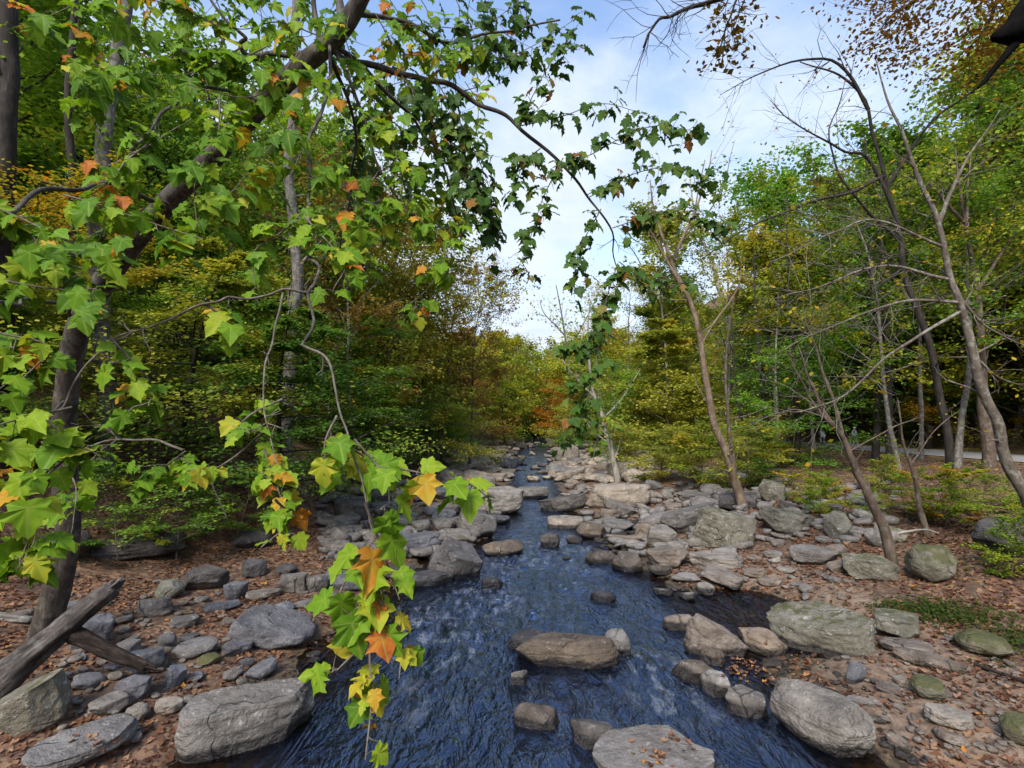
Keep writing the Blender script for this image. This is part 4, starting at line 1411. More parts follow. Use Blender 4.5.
for (x_, y_, h_, k_, lf_) in ((-4, 107, 22, 'far_a', 'olive'), (-1, 121, 25, 'far_b', 'yellowgreen'), (12, 112, 22, 'far_a', 'yellow'), (16, 119, 25, 'far_b', 'olive'), (20.5, 106, 23, 'far_a', 'yellowgreen'), (25, 124, 26, 'far_b', 'yellow'),
                             (6, 152, 27, 'far_a', 'yellowgreen'), (-6, 136, 27, 'far_b', 'yellow'), (13, 146, 29, 'far_a', 'olive'), (1, 160, 29, 'far_b', 'olive'), (30, 140, 29, 'far_a', 'yellowgreen'), (9.5, 134, 23, 'far_a', 'olive')):
    plant(k_, x_, y_, h_, lf_, 'grey', 'soft olive yellow tree in the far row where the stream bends away', 'trees where the stream bends away', 'tree', 'tree', None, 1.15)
spot('thin_b', 470, 470, 230, 'rust', 'brown', 'rust-leaved tree with a thin crown against the sky gap', 'tree', 'tree', 1.0)
spot('full_b', 505, 447, 96, 'yellowgreen', 'brown', 'yellow-green rounded tree by the upstream bend', 'tree', 'tree', 1.2)

# ------------------------------------------------------------------ trees traced stem by stem
def wpts(pts, t0, t1=None):
    t1 = t0 if t1 is None else t1
    n = len(pts)
    out = []
    for i, p in enumerate(pts):
        t = p[2] if len(p) > 2 else t0 + (t1 - t0) * i / max(1, n - 1)
        out.append(W(p[0], p[1], t))
    return np.array(out)


def stem(name, pts, r0, r1, mat, parent, sides=8, rough=.08, n=6, seed=0, twigs=0, tlen=.6, tup=.1, r=None, twigr=.008, sag=0.0, sub=2):
    path = smooth_path(pts, n)
    if len(path) > 8:
        rk = np.random.default_rng(seed + 400)
        ln_ = np.linalg.norm(path[-1] - path[0])
        kk = smooth_path(np.vstack([np.zeros(3), rk.normal(size=(max(3, len(path) // 3), 3)) * ln_ * (.0028 if name == 'trunk' else .0065), np.zeros(3)]), 6)
        kk = np.stack([np.interp(np.linspace(0, 1, len(path)), np.linspace(0, 1, len(kk)), kk[:, c_]) for c_ in range(3)], -1)
        path = path + kk
    rad = r0 + (r1 - r0) * np.linspace(0, 1, len(path)) ** .9
    tb = Tubes()
    tb.add(path, rad, sides, rough, seed)
    ends = []
    if twigs:
        r = r or np.random.default_rng(seed + 50)
        for k in range(twigs):
            i = int(r.uniform(.12, .98) * (len(path) - 2))
            d = norm(path[i + 1] - path[i])
            s = norm(perp(d, r) + d * r.uniform(.4, 1.1) + np.array([0, 0, tup]))
            tw, tr_ = grow(r, path[i], s, tlen * r.uniform(.5, 1.2), 5, max(twigr, rad[i] * .32), twigr * .4, .16, .03 - sag)
            tb.add(tw, tr_, 4)
            ends.append(tw)
            for _ in range(sub):
                j = int(r.integers(1, 5))
                s2 = norm(s + r.normal(size=3) * .7)
                t2, tr2 = grow(r, tw[j], s2, tlen * r.uniform(.2, .6), 3, twigr * .6, twigr * .3, .18, .03 - sag)
                tb.add(t2, tr2, 3)
                ends.append(t2)
    o = link(name, tb.mesh(name, [B[mat]]), parent)
    return o, path, ends


def twig_leaves(ends, n, size, leafmat, parent, seed, name='foliage', jit=.12, mean=.45, sd_=.16):
    r = np.random.default_rng(seed)
    P, T, N = [], [], []
    for _ in range(n):
        e = ends[int(r.integers(0, len(ends)))]
        q = r.uniform(.2, 1) * (len(e) - 1)
        a = min(int(q), len(e) - 2)
        P.append(e[a] * (1 - q + a) + e[a + 1] * (q - a) + r.normal(size=3) * jit)
        T.append(r.normal(size=3) * .6 + np.array([0, 0, -.4]))
        N.append(r.normal(size=3) * .5 + np.array([0, 0, 1]))
    return link(name, leaf_mesh(name, P, N, T, size * r.uniform(.6, 1.2, n), np.clip(r.normal(mean, sd_, n), 0, 1), L[leafmat]), parent)


def traced(name, label, base_uv, pts, rpx0, rpx1, bark, limbs=(), leaf=None, nleaf=0, lsize=.15, twigs=8, tlen=1.2, cat='tree', t=None, dt=0.0, seed=0, trunk_leaves=True, jit=.15, sag=0.0, mean=.45):
    """pts in the photo's coordinates; depth is that of the foot"""
    p, tt = hit(*base_uv)
    t = t or tt
    root = empty(name, p - np.array([0, 0, .05]), 0, label, cat)
    base = np.array(p)
    P = wpts([base_uv] + list(pts), t, t + dt)
    P[0, 2] -= .2
    P -= base - np.array([0, 0, .05])
    k = t / F
    rpx1 = rpx1 * .72 if pts[-1][1] < 0 else .5
    o, path, ends = stem('trunk', P, rpx0 * k * .70, rpx1 * k, bark, root, 10, .10, 6, seed, twigs, tlen, .25, sag=sag)
    E = list(ends) + [path[len(path) * 2 // 3:]]
    for i, (lp, a, b_, tw, tl) in enumerate(limbs):
        Q = wpts(lp, t + dt * .5, t + dt) - base + np.array([0, 0, .05])
        # meet the trunk where the first point lies nearest to it
        j = int(np.argmin(np.linalg.norm((path - Q[0])[:, [0, 2]], axis=1)))
        Q = Q + (path[j] - Q[0]) * np.linspace(1, 0, len(Q))[:, None]
        o, pth, en = stem('limb', Q, a * k * .62, b_ * k * .35, bark, root, 7, .06, 6, seed + i + 1, tw, tl, .15, sag=sag)
        E += en + [pth[len(pth) // 2:]]
    if leaf:
        twig_leaves(E, nleaf, lsize, leaf, root, seed + 9, 'crown', jit, mean)
    return root


traced('tree', 'slender leaning pinkish tree rising from the bank rocks beside the dark broad rock', (745, 512), [(730, 465), (714, 420), (702, 355), (690, 300), (672, 265), (655, 215), (650, 180)], 7, 2.5, 'tan',
       [([(690, 300), (655, 240), (640, 215)], 3, 1, 8, 1.6), ([(672, 265), (700, 200), (712, 150)], 3, 1, 8, 1.8), ([(700, 350), (735, 290), (742, 250)], 2, .8, 6, 1.6)], 'olive', 260, .17, 14, 1.6, seed=201)
traced('tree', 'second thin reddish stem next to the slender leaning tree', (738, 505), [(733, 455), (726, 400), (728, 340), (735, 290)], 4, 1.5, 'brown', (), 'yellowgreen', 150, .15, 12, 1.4, seed=203)
traced('young_tree', 'young plane tree with a pale thin trunk and dark leaves by the stream edge', (618, 482), [(612, 455), (603, 420), (592, 385), (588, 340), (590, 300)], 5, 1.6, 'pale',
       [([(603, 420), (625, 395), (640, 370)], 2, .8, 6, 1.5), ([(596, 395), (570, 370), (556, 345)], 2, .8, 6, 1.5)], 'green', 900, .26, 16, 2.2, seed=205, jit=.35)
traced('sapling', 'crooked bare brown sapling with a forked top between mossy boulders', (895, 566), [(884, 530), (868, 497), (857, 470), (850, 452), (838, 430), (820, 405), (808, 378), (798, 345)], 8, 2.2, 'brown',
       [([(838, 430), (815, 405), (800, 380), (790, 350)], 3.5, 1, 6, .8), ([(842, 436), (820, 360), (806, 325), (803, 300)], 3, .8, 6, .8), ([(828, 418), (790, 410), (765, 425), (748, 430)], 1.6, .6, 3, .4),
        ([(850, 452), (890, 430), (925, 415)], 1.6, .6, 5, .6)], None, 0, .1, 6, .7, 'sapling', seed=207)
traced('sapling', 'straight thin grey sapling in front of the road', (928, 538), [(920, 505), (912, 470), (903, 440), (898, 400)], 4.5, 1.4, 'brown', [([(910, 465), (935, 430), (960, 410)], 1.5, .5, 4, .5)], 'yellowgreen', 40, .10, 8, .8, 'sapling', seed=209)
traced('tree', 'tall leaning lichened tree at the frame edge with long bare sweeping branches', (1046, 560), [(1022, 497), (1002, 445), (985, 395), (968, 335), (955, 290), (936, 225), (912, 160), (890, 110), (876, 60)], 9.5, 3, 'lichen',
       [([(960, 300), (900, 300), (840, 322), (780, 352)], 3, .6, 24, 1.9), ([(962, 310), (900, 345), (850, 390), (800, 410), (750, 405)], 3, .6, 20, 1.7),
        ([(952, 280), (890, 268), (820, 285), (770, 300)], 3, .6, 24, 1.9), ([(945, 250), (880, 222), (830, 235), (770, 262)], 2.6, .6, 24, 1.9),
        ([(958, 295), (990, 330), (1040, 350)], 2.6, .8, 8, .8), ([(975, 360), (1000, 380), (1040, 392)], 2.4, .8, 6, .8),
        ([(940, 230), (965, 170), (1000, 110)], 4, 1.2, 9, 1.2)], 'yellow', 230, .13, 10, 1.2, seed=211, sag=.02, mean=.6)
traced('tree', 'brown straight trunk standing just behind the lichened leaning tree', (990, 468), [(985, 430), (982, 380), (980, 330), (974, 270), (962, 200), (955, 140)], 9, 3, 'brown',
       [([(975, 290), (1010, 240), (1040, 210)], 3, 1, 8, 2), ([(970, 220), (930, 180), (900, 170)], 3, 1, 8, 2)], 'yellowgreen', 500, .2, 16, 2.2, seed=213, jit=.3)
traced('tree', 'dark slim tree whose bare forks spread over the sky', (958, 503), [(948, 430), (928, 340), (904, 255), (886, 175), (868, 110), (840, 75), (800, 62)], 6, 2, 'dark',
       [([(895, 215), (870, 165), (840, 150), (800, 128), (770, 100)], 3.5, .8, 22, 1.5), ([(886, 180), (850, 195), (800, 210), (740, 235), (700, 260)], 3.5, .8, 22, 1.5),
        ([(900, 240), (850, 190), (830, 140), (845, 80)], 3, .8, 18, 1.4), ([(868, 110), (830, 60), (770, 70), (720, 95)], 3, .8, 22, 1.5), ([(890, 190), (930, 130), (970, 95), (1020, 60)], 3.2, 1, 18, 1.4)],
       'orange', 160, .12, 14, 1.3, seed=215)
traced('tree', 'pale grey leaning trunk half way up the yellow hillside', (742, 420), [(733, 345), (722, 295), (712, 262), (698, 225), (690, 180)], 6, 2, 'pale', [([(712, 262), (735, 215), (745, 180)], 2.5, .8, 10, 3)], 'olive', 260, .3, 14, 3, seed=217)
traced('tree', 'straight pale grey trunk on the yellow hillside next to the leaning one', (770, 425), [(769, 345), (768, 300), (773, 250), (772, 200), (780, 150)], 5, 2, 'pale', [([(772, 240), (755, 200), (740, 170)], 2, .8, 10, 3)], 'yellowgreen', 260, .3, 14, 3, seed=219)
for i, (u, v, h_) in enumerate(((741, 462, 80), (764, 465, 120), (796, 466, 150), (876, 462, 180), (889, 464, 170))):
    lab = ('short dark trunk nearest the yellow bank bushes, behind the boulders', 'dark trunk second from the yellow bank bushes', 'dark trunk beside the blue-green tree', 'dark mossy trunk between the walker and the bare road',
           'twin dark trunk touching the mossy one by the road')[i]
    traced('tree', lab, (u, v), [(u + 2, v - h_ * .3), (u - 2, v - h_ * .65), (u - 6, v - h_), (u - 10, v - h_ * 1.8)], 5.5, 2.5, 'dark', [([(u - 2, v - h_ * .65), (u + 20, v - h_ * .9), (u + 36, v - h_)], 2, .7, 8, 2)], 'green', 300, .22, 12, 2.4, seed=230 + i, jit=.3)
traced('tree', 'thin double stem reaching up beside the sky with sparse leaves', (668, 448), [(664, 400), (660, 350), (668, 290), (690, 230), (705, 160)], 3.5, 1, 'grey', [([(664, 310), (640, 260), (620, 235)], 1.6, .6, 12, 2.6), ([(680, 250), (720, 190), (735, 140)], 1.6, .6, 14, 2.6)], 'olive', 200, .25, 18, 2.8, seed=241)
traced('tree', 'wispy half-bare tree closing the sky gap upstream', (575, 446), [(572, 410), (570, 370), (562, 320), (556, 285)], 2.5, .8, 'grey', [([(568, 350), (590, 310), (600, 285)], 1.4, .5, 10, 4), ([(566, 340), (545, 315), (540, 300)], 1.4, .5, 10, 4)], 'olive', 420, .5, 18, 5, seed=243, jit=.6)
# shaded side trunks
traced('tree', 'pale grey upright trunk up the slope behind the bent plane tree', (108, 470), [(102, 330), (98, 240), (100, 170), (108, 110), (118, 50), (126, -20)], 12, 8, 'grey', [([(100, 170), (140, 150), (190, 120)], 2, .7, 6, .9), ([(98, 210), (80, 190), (40, 180)], 2, .7, 6, .9)], 'green', 300, .15, 10, 1.4, seed=251)
traced('tree', 'thick dark trunk at the upper corner of the shaded slope', (2, 470), [(4, 300), (6, 150), (8, 60), (8, -30)], 13, 10, 'dark', (), 'green', 200, .16, 8, 1.5, seed=253)
traced('tree', 'slim dark trunk between the thick dark trunk and the pale grey one', (72, 480), [(72, 300), (70, 150), (72, 60), (76, -30)], 6, 4, 'dark', (), 'green', 200, .16, 10, 1.5, seed=255)
traced('tree', 'dark grey trunk on the slope behind the hanging crooked branch', (290, 470), [(288, 400), (292, 330), (298, 265), (290, 180), (295, 60), (300, -40)], 9, 6, 'grey', [([(298, 262), (330, 230), (350, 200)], 3, 1, 8, 1.8)], 'green', 500, .18, 14, 1.8, seed=257, jit=.25)
traced('tree', 'thin tree with a pale slanting dead limb amid brown leaves', (390, 460), [(388, 400), (390, 340), (394, 280), (400, 220), (404, 120)], 6, 3, 'grey', [([(392, 310), (410, 285), (372, 262), (350, 245)], 3.4, 1.5, 6, 1.5), ([(392, 320), (420, 300), (450, 270)], 2, .7, 10, 2)], 'rust', 700, .18, 20, 2.2, seed=259, jit=.3)
# ------------------------------------------------------------------ the plane tree over the stream
def plane_tree():
    r = np.random.default_rng(5)
    foot, t_foot = hit(38, 640)
    base = foot - np.array([0, 0, .05])
    root = empty('plane_tree', base, 0, 'bent dark plane tree on the leafy beach, big lobed leaves hanging over the stream', 'tree')
    TP = [(38, 642, t_foot), (58, 585, t_foot - .1), (68, 540, t_foot - .2), (66, 480, t_foot - .4), (66, 400, t_foot - .7), (80, 325, t_foot - 1.0), (118, 262, t_foot - 1.5), (165, 205, t_foot - 2.0), (212, 158, t_foot - 2.5),
          (262, 104, t_foot - 3.0), (300, 68, t_foot - 3.2), (330, 42, t_foot - 3.3), (352, 14, t_foot - 3.4), (376, -30, t_foot - 3.5), (420, -110, t_foot - 3.5)]
    P = np.array([W(*p) for p in TP]) - base
    P[0, 2] -= .25
    path = smooth_path(P, 6)
    q = np.linspace(0, 1, len(path))
    rad = np.interp(q, [0, .1, .3, .5, .75, .85, 1], [.23, .175, .150, .125, .098, .088, .06])
    tb = Tubes()
    tb.add(path, rad, 14, .13, 3)
    # root flare
    for a in range(6):
        an = a * 1.05 + .3
        d = np.array([math.cos(an), math.sin(an), -.35])
        g, gr = grow(r, path[2] * .6 + path[0] * .4, d, .6, 4, .10, .04, .12, -.12)
        tb.add(g, gr, 7, .1, a)
    link('trunk', tb.mesh('trunk', [B['syc']]), root)
    tT = t_foot
    J = path[-1]

    def limb(pts, t0, t1, a, b_, mat='syc', tw=0, tl=.3, snap=True, seed=0, sag=0.0):
        Q = wpts(pts, t0, t1) - base
        if snap is True:
            j = int(np.argmin(np.linalg.norm(path - Q[0], axis=1)))
            Q[0] = path[j]
        return stem('branch', Q, a, b_, mat, root, 8, .08, 6, seed, tw, tl, .05, sag=sag, twigr=.005)

    LEAF_N = [0]

    def spray(br, pts, t0, t1, n, spx, tint=.3, sd_=.16, spread=20, mat='sycamore', up=.55, tlen=1.0, dark=0.0):
        """leaves on short stalks round a thin twig; sizes in pixels at the given depth"""
        LEAF_N[0] += 1
        n = int(n * ((1.6 if spx > 29 else 1.5) if mat == 'sycamore' else 2.3))
        rr = np.random.default_rng(900 + LEAF_N[0])
        Q = wpts(pts, t0, t1) - base
        Q = Q + rr.normal(size=Q.shape) * np.array([.02, .05, .02])
        tw = smooth_path(Q, 6)
        tb = Tubes()
        tb.add(tw, np.linspace(.0065, .0028, len(tw)), 5)
        tm = (t0 + t1) / 2
        k = tm / F
        LP, LT, LN, LS, LC, LB = [], [], [], [], [], []
        # side twigs, then leaves at their ends and along them
        nodes = []
        m = max(2, n // 4)
        for i in range(m):
            f = (i + rr.uniform(.2, 1)) / m * (len(tw) - 1)
            a = min(int(f), len(tw) - 2)
            p = tw[a] * (1 - f + a) + tw[a + 1] * (f - a)
            d = norm(tw[a + 1] - tw[a])
            s = norm(perp(d, rr) + d * .5 + np.array([0, 0, -.15]))
            ln = spread * k * rr.uniform(.4, 1.5)
            g, gr = grow(rr, p, s, ln, 4, .0036, .0018, .22, -.06)
            tb.add(g, gr, 4)
            nodes.append(g)
        for i in range(n):
            if i % 4 == 3 or not nodes:
                f = rr.uniform(.1, 1) * (len(tw) - 1)
                a = min(int(f), len(tw) - 2)
                p = tw[a] * (1 - f + a) + tw[a + 1] * (f - a)
            else:
                g = nodes[i % len(nodes)]
                f = (1.0 if i < len(nodes) else rr.uniform(.3, 1)) * 4
                a = min(int(f), 3)
                p = g[a] * (1 - f + a) + g[a + 1] * (f - a)
            size = spx * k * rr.uniform(.55, 1.2) * ((.64 if spx > 29 else .74) if mat == 'sycamore' else .74)
            out = rr.normal(size=3) * np.array([1, .8, .35])
            tip = norm(norm(out) * .62 + np.array([0, 0, -.72]))
            pet = norm(norm(out) * .9 + np.array([0, 0, .1]))
            e = p + pet * size * rr.uniform(.25, .5)
            tb.add(np.array([p, p * .5 + e * .5 + np.array([0, 0, size * .06]), e]), [.0018, .0014, .0012], 3)
            nn = np.array([.12, -.62, up]) + norm(out) * .55 + rr.normal(size=3) * .34
            LP.append(e); LT.append(tip); LN.append(nn); LS.append(size); LC.append(rr.normal(.15 + tint * .38, .145) if rr.uniform() > .06 + .42 * max(0, tint - .22) + .30 * (tint > .5) else rr.uniform(.55, .97)); LB.append(rr.uniform(.2, 2.6))
        o = link('twig', tb.mesh('twig', [B['twig']]), br)
        LEAVES[0] += n
        link('foliage', leaf_mesh('foliage', LP, LN, LT, LS, np.array(LC), L[mat], T_PALM, np.array(LB)), br)

    LEAVES = [0]
    tA = tT - 3.2
    A, pa, _ = limb([(330, 45), (350, 58), (400, 72), (436, 80), (484, 106), (516, 124), (562, 164), (588, 196), (612, 232), (617, 268)], tA, tA + .6, .040, .007, seed=1, tw=8, tl=.4)
    Bq, _, _ = limb([(318, 52), (300, 55), (270, 54), (247, 55), (240, 45), (245, 35), (225, 20), (205, -10)], tA, tA - .4, .032, .012, seed=2)
    C_, _, _ = limb([(315, 52), (318, 30), (312, -5), (308, -40)], tA, tA, .035, .02, seed=3)
    D_, _, _ = limb([(332, 45), (327, 80), (313, 125), (308, 180), (308, 220), (313, 262), (314, 300), (302, 345)], tA, 2.5, .018, .007, seed=4)
    D2, _, _ = limb([(302, 345), (330, 360), (340, 420), (355, 470), (375, 545), (384, 600)], 2.5, 2.05, .0068, .003, 'twig', 3, .14, False, 5)
    Ew, _, _ = limb([(313, 292), (285, 292), (240, 298), (208, 305), (155, 325), (105, 345), (76, 385), (58, 415)], 3.0, 2.4, .0085, .0045, 'twig', 5, .18, False, 6)
    Fw, _, _ = limb([(283, 293), (275, 330), (265, 370), (264, 410), (275, 450), (282, 500)], 2.9, 2.4, .0065, .003, 'twig', 5, .18, False, 7)
    G1, _, _ = limb([(165, 205), (120, 180), (60, 190), (0, 210), (-70, 200)], tT - 2, 2.7, .03, .012, seed=8)
    G2, _, _ = limb([(80, 330), (60, 300), (20, 300), (-50, 330)], tT - 1, 2.5, .025, .010, seed=9)
    G3, _, _ = limb([(70, 400), (40, 430), (0, 430), (-40, 450)], tT - .7, 2.4, .02, .008, seed=10)
    U_, _, _ = limb([(262, 104), (215, 90), (170, 110), (130, 150)], tA + .2, 3.4, .02, .008, seed=11, tw=5, tl=.5)
    V_, _, _ = limb([(352, 14), (400, 20), (450, 40), (500, 30), (560, 20)], tA, tA + .8, .03, .010, seed=12, tw=5, tl=.5)
    X_, _, _ = limb([(345, 56), (362, 110), (380, 170), (420, 220), (470, 250)], tA, tA + .5, .022, .008, seed=13, tw=5, tl=.5)
    T_, _, _ = limb([(183, 450), (150, 440), (110, 441), (75, 452)], 4.0, 3.9, .011, .006, 'twig', 4, .3, False, 14)
    T2, _, _ = limb([(205, 470), (215, 490), (228, 520)], 3.6, 3.6, .006, .004, 'twig', 2, .2, False, 15)
    S = spray
    # masses near the frame edge
    S(G1, [(-60, 185), (0, 215), (70, 240), (125, 258)], 2.7, 2.5, 26, 40, .30, .14, 30)
    S(G1, [(-30, 195), (30, 235), (70, 262), (110, 275)], 2.8, 2.6, 22, 36, .26, .14, 30)
    S(G1, [(60, 190), (100, 205), (150, 215), (190, 232)], 3.2, 3.0, 22, 34, .22, .12, 26)
    S(G2, [(-60, 262), (0, 280), (55, 290), (100, 286)], 2.5, 2.4, 18, 42, .36, .16, 26)
    S(G2, [(-50, 320), (0, 335), (40, 350), (30, 385)], 2.4, 2.3, 17, 42, .36, .18, 22)
    S(Ew, [(60, 412), (35, 418), (5, 420), (-30, 440)], 2.4, 2.2, 13, 46, .42, .14, 22)
    S(Ew, [(58, 415), (62, 455), (50, 490), (35, 530), (10, 565)], 2.4, 2.1, 22, 44, .46, .20, 26)
    S(G3, [(-40, 460), (5, 495), (20, 535), (0, 560)], 2.3, 2.1, 12, 44, .40, .16, 20)
    S(G3, [(40, 440), (75, 480), (90, 520)], 3.4, 3.2, 12, 34, .25, .12, 22)
    S(Ew, [(120, 340), (135, 365), (140, 390), (150, 410)], 2.5, 2.4, 14, 34, .28, .18, 20)
    S(Ew, [(205, 306), (222, 322), (232, 345)], 2.8, 2.7, 11, 30, .22, .12, 16)
    S(Fw, [(266, 400), (250, 412), (238, 438)], 2.6, 2.5, 8, 30, .28, .16, 12)
    S(Fw, [(275, 445), (272, 470), (284, 495), (282, 512)], 2.5, 2.3, 15, 32, .44, .2, 18)
    S(Fw, [(270, 436), (236, 456), (202, 466), (182, 462)], 2.6, 2.5, 10, 28, .36, .16, 16)
    S(Fw, [(282, 500), (274, 528), (262, 552)], 2.3, 2.2, 7, 34, .46, .2, 12)
    # hanging in front of the stream
    S(D2, [(338, 440), (378, 458), (415, 468), (458, 488), (492, 506)], 2.3, 2.5, 16, 41, .42, .18, 18)
    S(D2, [(345, 440), (380, 478), (400, 500)], 2.2, 2.2, 6, 48, .32, .14, 16)
    S(D2, [(338, 420), (330, 445), (334, 475)], 2.3, 2.2, 5, 39, .44, .2, 12)
    S(D2, [(362, 500), (382, 555), (396, 590)], 2.1, 2.05, 6, 56, .34, .14, 16)
    S(D2, [(372, 545), (350, 580), (338, 610)], 2.1, 2.0, 4, 59, .36, .14, 10)
    S(D2, [(384, 600), (368, 640), (346, 672)], 2.05, 1.95, 5, 54, .34, .16, 12)
    S(D2, [(384, 600), (400, 640), (402, 672)], 2.05, 2.0, 7, 34, .60, .14, 12)
    S(D2, [(384, 600), (382, 660), (376, 705), (366, 755)], 2.05, 1.9, 12, 40, .62, .16, 16)
    # upper masses
    S(U_, [(215, 90), (215, 140), (200, 185), (195, 230)], 3.8, 3.4, 26, 34, .20, .12, 26)
    S(U_, [(150, 130), (130, 180), (105, 220), (90, 245)], 3.5, 3.3, 22, 34, .26, .12, 24)
    S(X_, [(330, 70), (300, 120), (265, 165), (235, 200)], 4.4, 3.6, 30, 30, .22, .12, 26)
    S(D_, [(308, 178), (335, 190), (375, 200), (415, 215)], 4.0, 4.2, 26, 26, .20, .14, 24)
    S(D_, [(308, 215), (330, 240), (346, 262), (332, 295)], 3.6, 3.3, 18, 26, .26, .16, 20)
    S(D_, [(309, 200), (280, 225), (255, 250), (262, 290)], 3.7, 3.5, 18, 26, .22, .14, 22)
    S(X_, [(362, 110), (390, 140), (405, 180), (425, 225)], 4.9, 5.0, 46, 19, .24, .14, 22)
    S(X_, [(380, 170), (360, 210), (350, 240), (370, 270)], 5.0, 5.0, 34, 19, .30, .2, 22)
    S(X_, [(420, 220), (445, 250), (430, 290), (400, 310)], 5.2, 5.2, 34, 18, .30, .2, 22)
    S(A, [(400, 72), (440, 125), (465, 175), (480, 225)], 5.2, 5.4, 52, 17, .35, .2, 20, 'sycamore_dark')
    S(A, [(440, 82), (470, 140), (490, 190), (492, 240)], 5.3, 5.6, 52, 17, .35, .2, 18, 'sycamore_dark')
    S(Bq, [(300, 55), (275, 85), (240, 100), (195, 95)], 4.6, 4.2, 30, 26, .25, .14, 24)
    S(Bq, [(270, 54), (220, 60), (160, 40), (80, 30)], 4.5, 4.2, 36, 25, .25, .14, 26)
    S(Bq, [(225, 20), (170, 10), (90, -5), (10, 20)], 4.4, 4.0, 36, 25, .30, .16, 28)
    S(Bq, [(240, 45), (190, 80), (130, 75), (80, 100)], 4.5, 4.2, 30, 26, .22, .12, 26)
    S(C_, [(318, 30), (280, 20), (240, 30), (200, 20)], 4.8, 4.8, 30, 22, .25, .14, 24)
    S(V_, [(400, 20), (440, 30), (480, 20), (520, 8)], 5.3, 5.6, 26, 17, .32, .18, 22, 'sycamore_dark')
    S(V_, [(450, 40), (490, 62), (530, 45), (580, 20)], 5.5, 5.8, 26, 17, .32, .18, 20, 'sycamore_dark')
    S(V_, [(380, 15), (400, 50), (430, 60), (460, 55)], 5.2, 5.4, 40, 18, .28, .16, 22)
    S(V_, [(352, 14), (345, 40), (370, 100), (390, 120)], 5.0, 5.1, 34, 20, .28, .16, 24)
    # crown behind, higher and farther out
    Y1, _, _ = limb([(345, 30), (330, -20), (300, -60), (240, -90)], tA, tA + 1.5, .05, .02, seed=21)
    Y2, _, _ = limb([(350, 58), (385, 90), (420, 130), (450, 190), (462, 250)], tA + .2, tA + 2.5, .03, .008, seed=22, tw=6, tl=.8)
    Y3, _, _ = limb([(340, 62), (352, 120), (350, 190), (340, 250)], tA + .2, tA + 2.0, .025, .008, seed=23, tw=6, tl=.8)
    for q in range(9):
        x0 = 330 + q * 17
        S(Y2 if q > 4 else Y3, [(x0, 40 + (q % 3) * 20), (x0 + 12, 110 + (q % 2) * 20), (x0 + 5, 170), (x0 + 16, 235 - (q % 3) * 18)], 6.6 + .2 * q, 7.2 + .2 * q, 46, 15, .30, .2, 26, ('sycamore', 'sycamore_dark', 'sycamore')[q % 3])
    for q in range(7):
        x0 = 90 + q * 40
        S(Y1, [(x0, -20), (x0 + 15, 25), (x0 - 5, 60), (x0 + 8, 105)], 6.4, 6.0, 34, 18, .26, .16, 30)
    for q in range(5):
        x0 = 380 + q * 30
        S(V_, [(x0, -20), (x0 + 20, 15), (x0 + 10, 45), (x0 + 22, 80)], 6.4, 6.6, 24, 15, .32, .2, 24, 'sycamore_dark' if q > 2 else 'sycamore')
    # against the sky
    SD = 'sycamore_dark'
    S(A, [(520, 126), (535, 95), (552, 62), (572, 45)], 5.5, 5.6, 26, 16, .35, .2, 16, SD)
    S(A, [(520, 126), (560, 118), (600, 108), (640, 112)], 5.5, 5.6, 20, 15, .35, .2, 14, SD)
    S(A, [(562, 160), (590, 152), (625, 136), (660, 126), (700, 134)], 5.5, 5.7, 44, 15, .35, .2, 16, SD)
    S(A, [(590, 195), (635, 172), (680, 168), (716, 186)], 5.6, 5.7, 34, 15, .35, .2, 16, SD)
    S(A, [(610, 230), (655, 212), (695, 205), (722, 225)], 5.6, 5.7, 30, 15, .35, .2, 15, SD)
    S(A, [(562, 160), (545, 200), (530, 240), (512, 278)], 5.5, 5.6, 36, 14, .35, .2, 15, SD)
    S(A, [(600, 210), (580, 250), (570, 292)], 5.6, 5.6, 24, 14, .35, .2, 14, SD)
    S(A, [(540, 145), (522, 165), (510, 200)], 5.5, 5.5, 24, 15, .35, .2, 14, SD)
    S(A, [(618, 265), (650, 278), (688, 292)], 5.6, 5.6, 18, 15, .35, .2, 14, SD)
    S(A, [(618, 265), (608, 300), (600, 350), (588, 400), (572, 440)], 5.6, 5.4, 46, 17, .42, .22, 18, SD)
    S(A, [(604, 320), (585, 345), (560, 350)], 5.5, 5.5, 18, 17, .42, .2, 14, SD)
    S(A, [(590, 390), (600, 425), (592, 460)], 5.4, 5.4, 12, 16, .5, .2, 12)
    S(T_, [(183, 450), (150, 470), (130, 490)], 3.9, 3.8, 14, 20, .15, .12, 18)
    return root


plane_tree()

# dark branch stub and twigs reaching in at the upper corner
rt = empty('broken_branch', W(1040, 20, 4.0), 0, 'nearly black broken branch stub poking in at the upper frame corner', 'branch')
o = W(1040, 20, 4.0)
stem('stub', wpts([(1090, -20), (1050, 8), (1020, 26), (994, 37)], 4.0) - o, .32, .035, 'black', rt, 9, .25, 5, 3)
stem('spur', wpts([(1015, 45), (1000, 62), (985, 80), (978, 88)], 4.0) - o, .035, .010, 'black', rt, 6, .1, 5, 4)
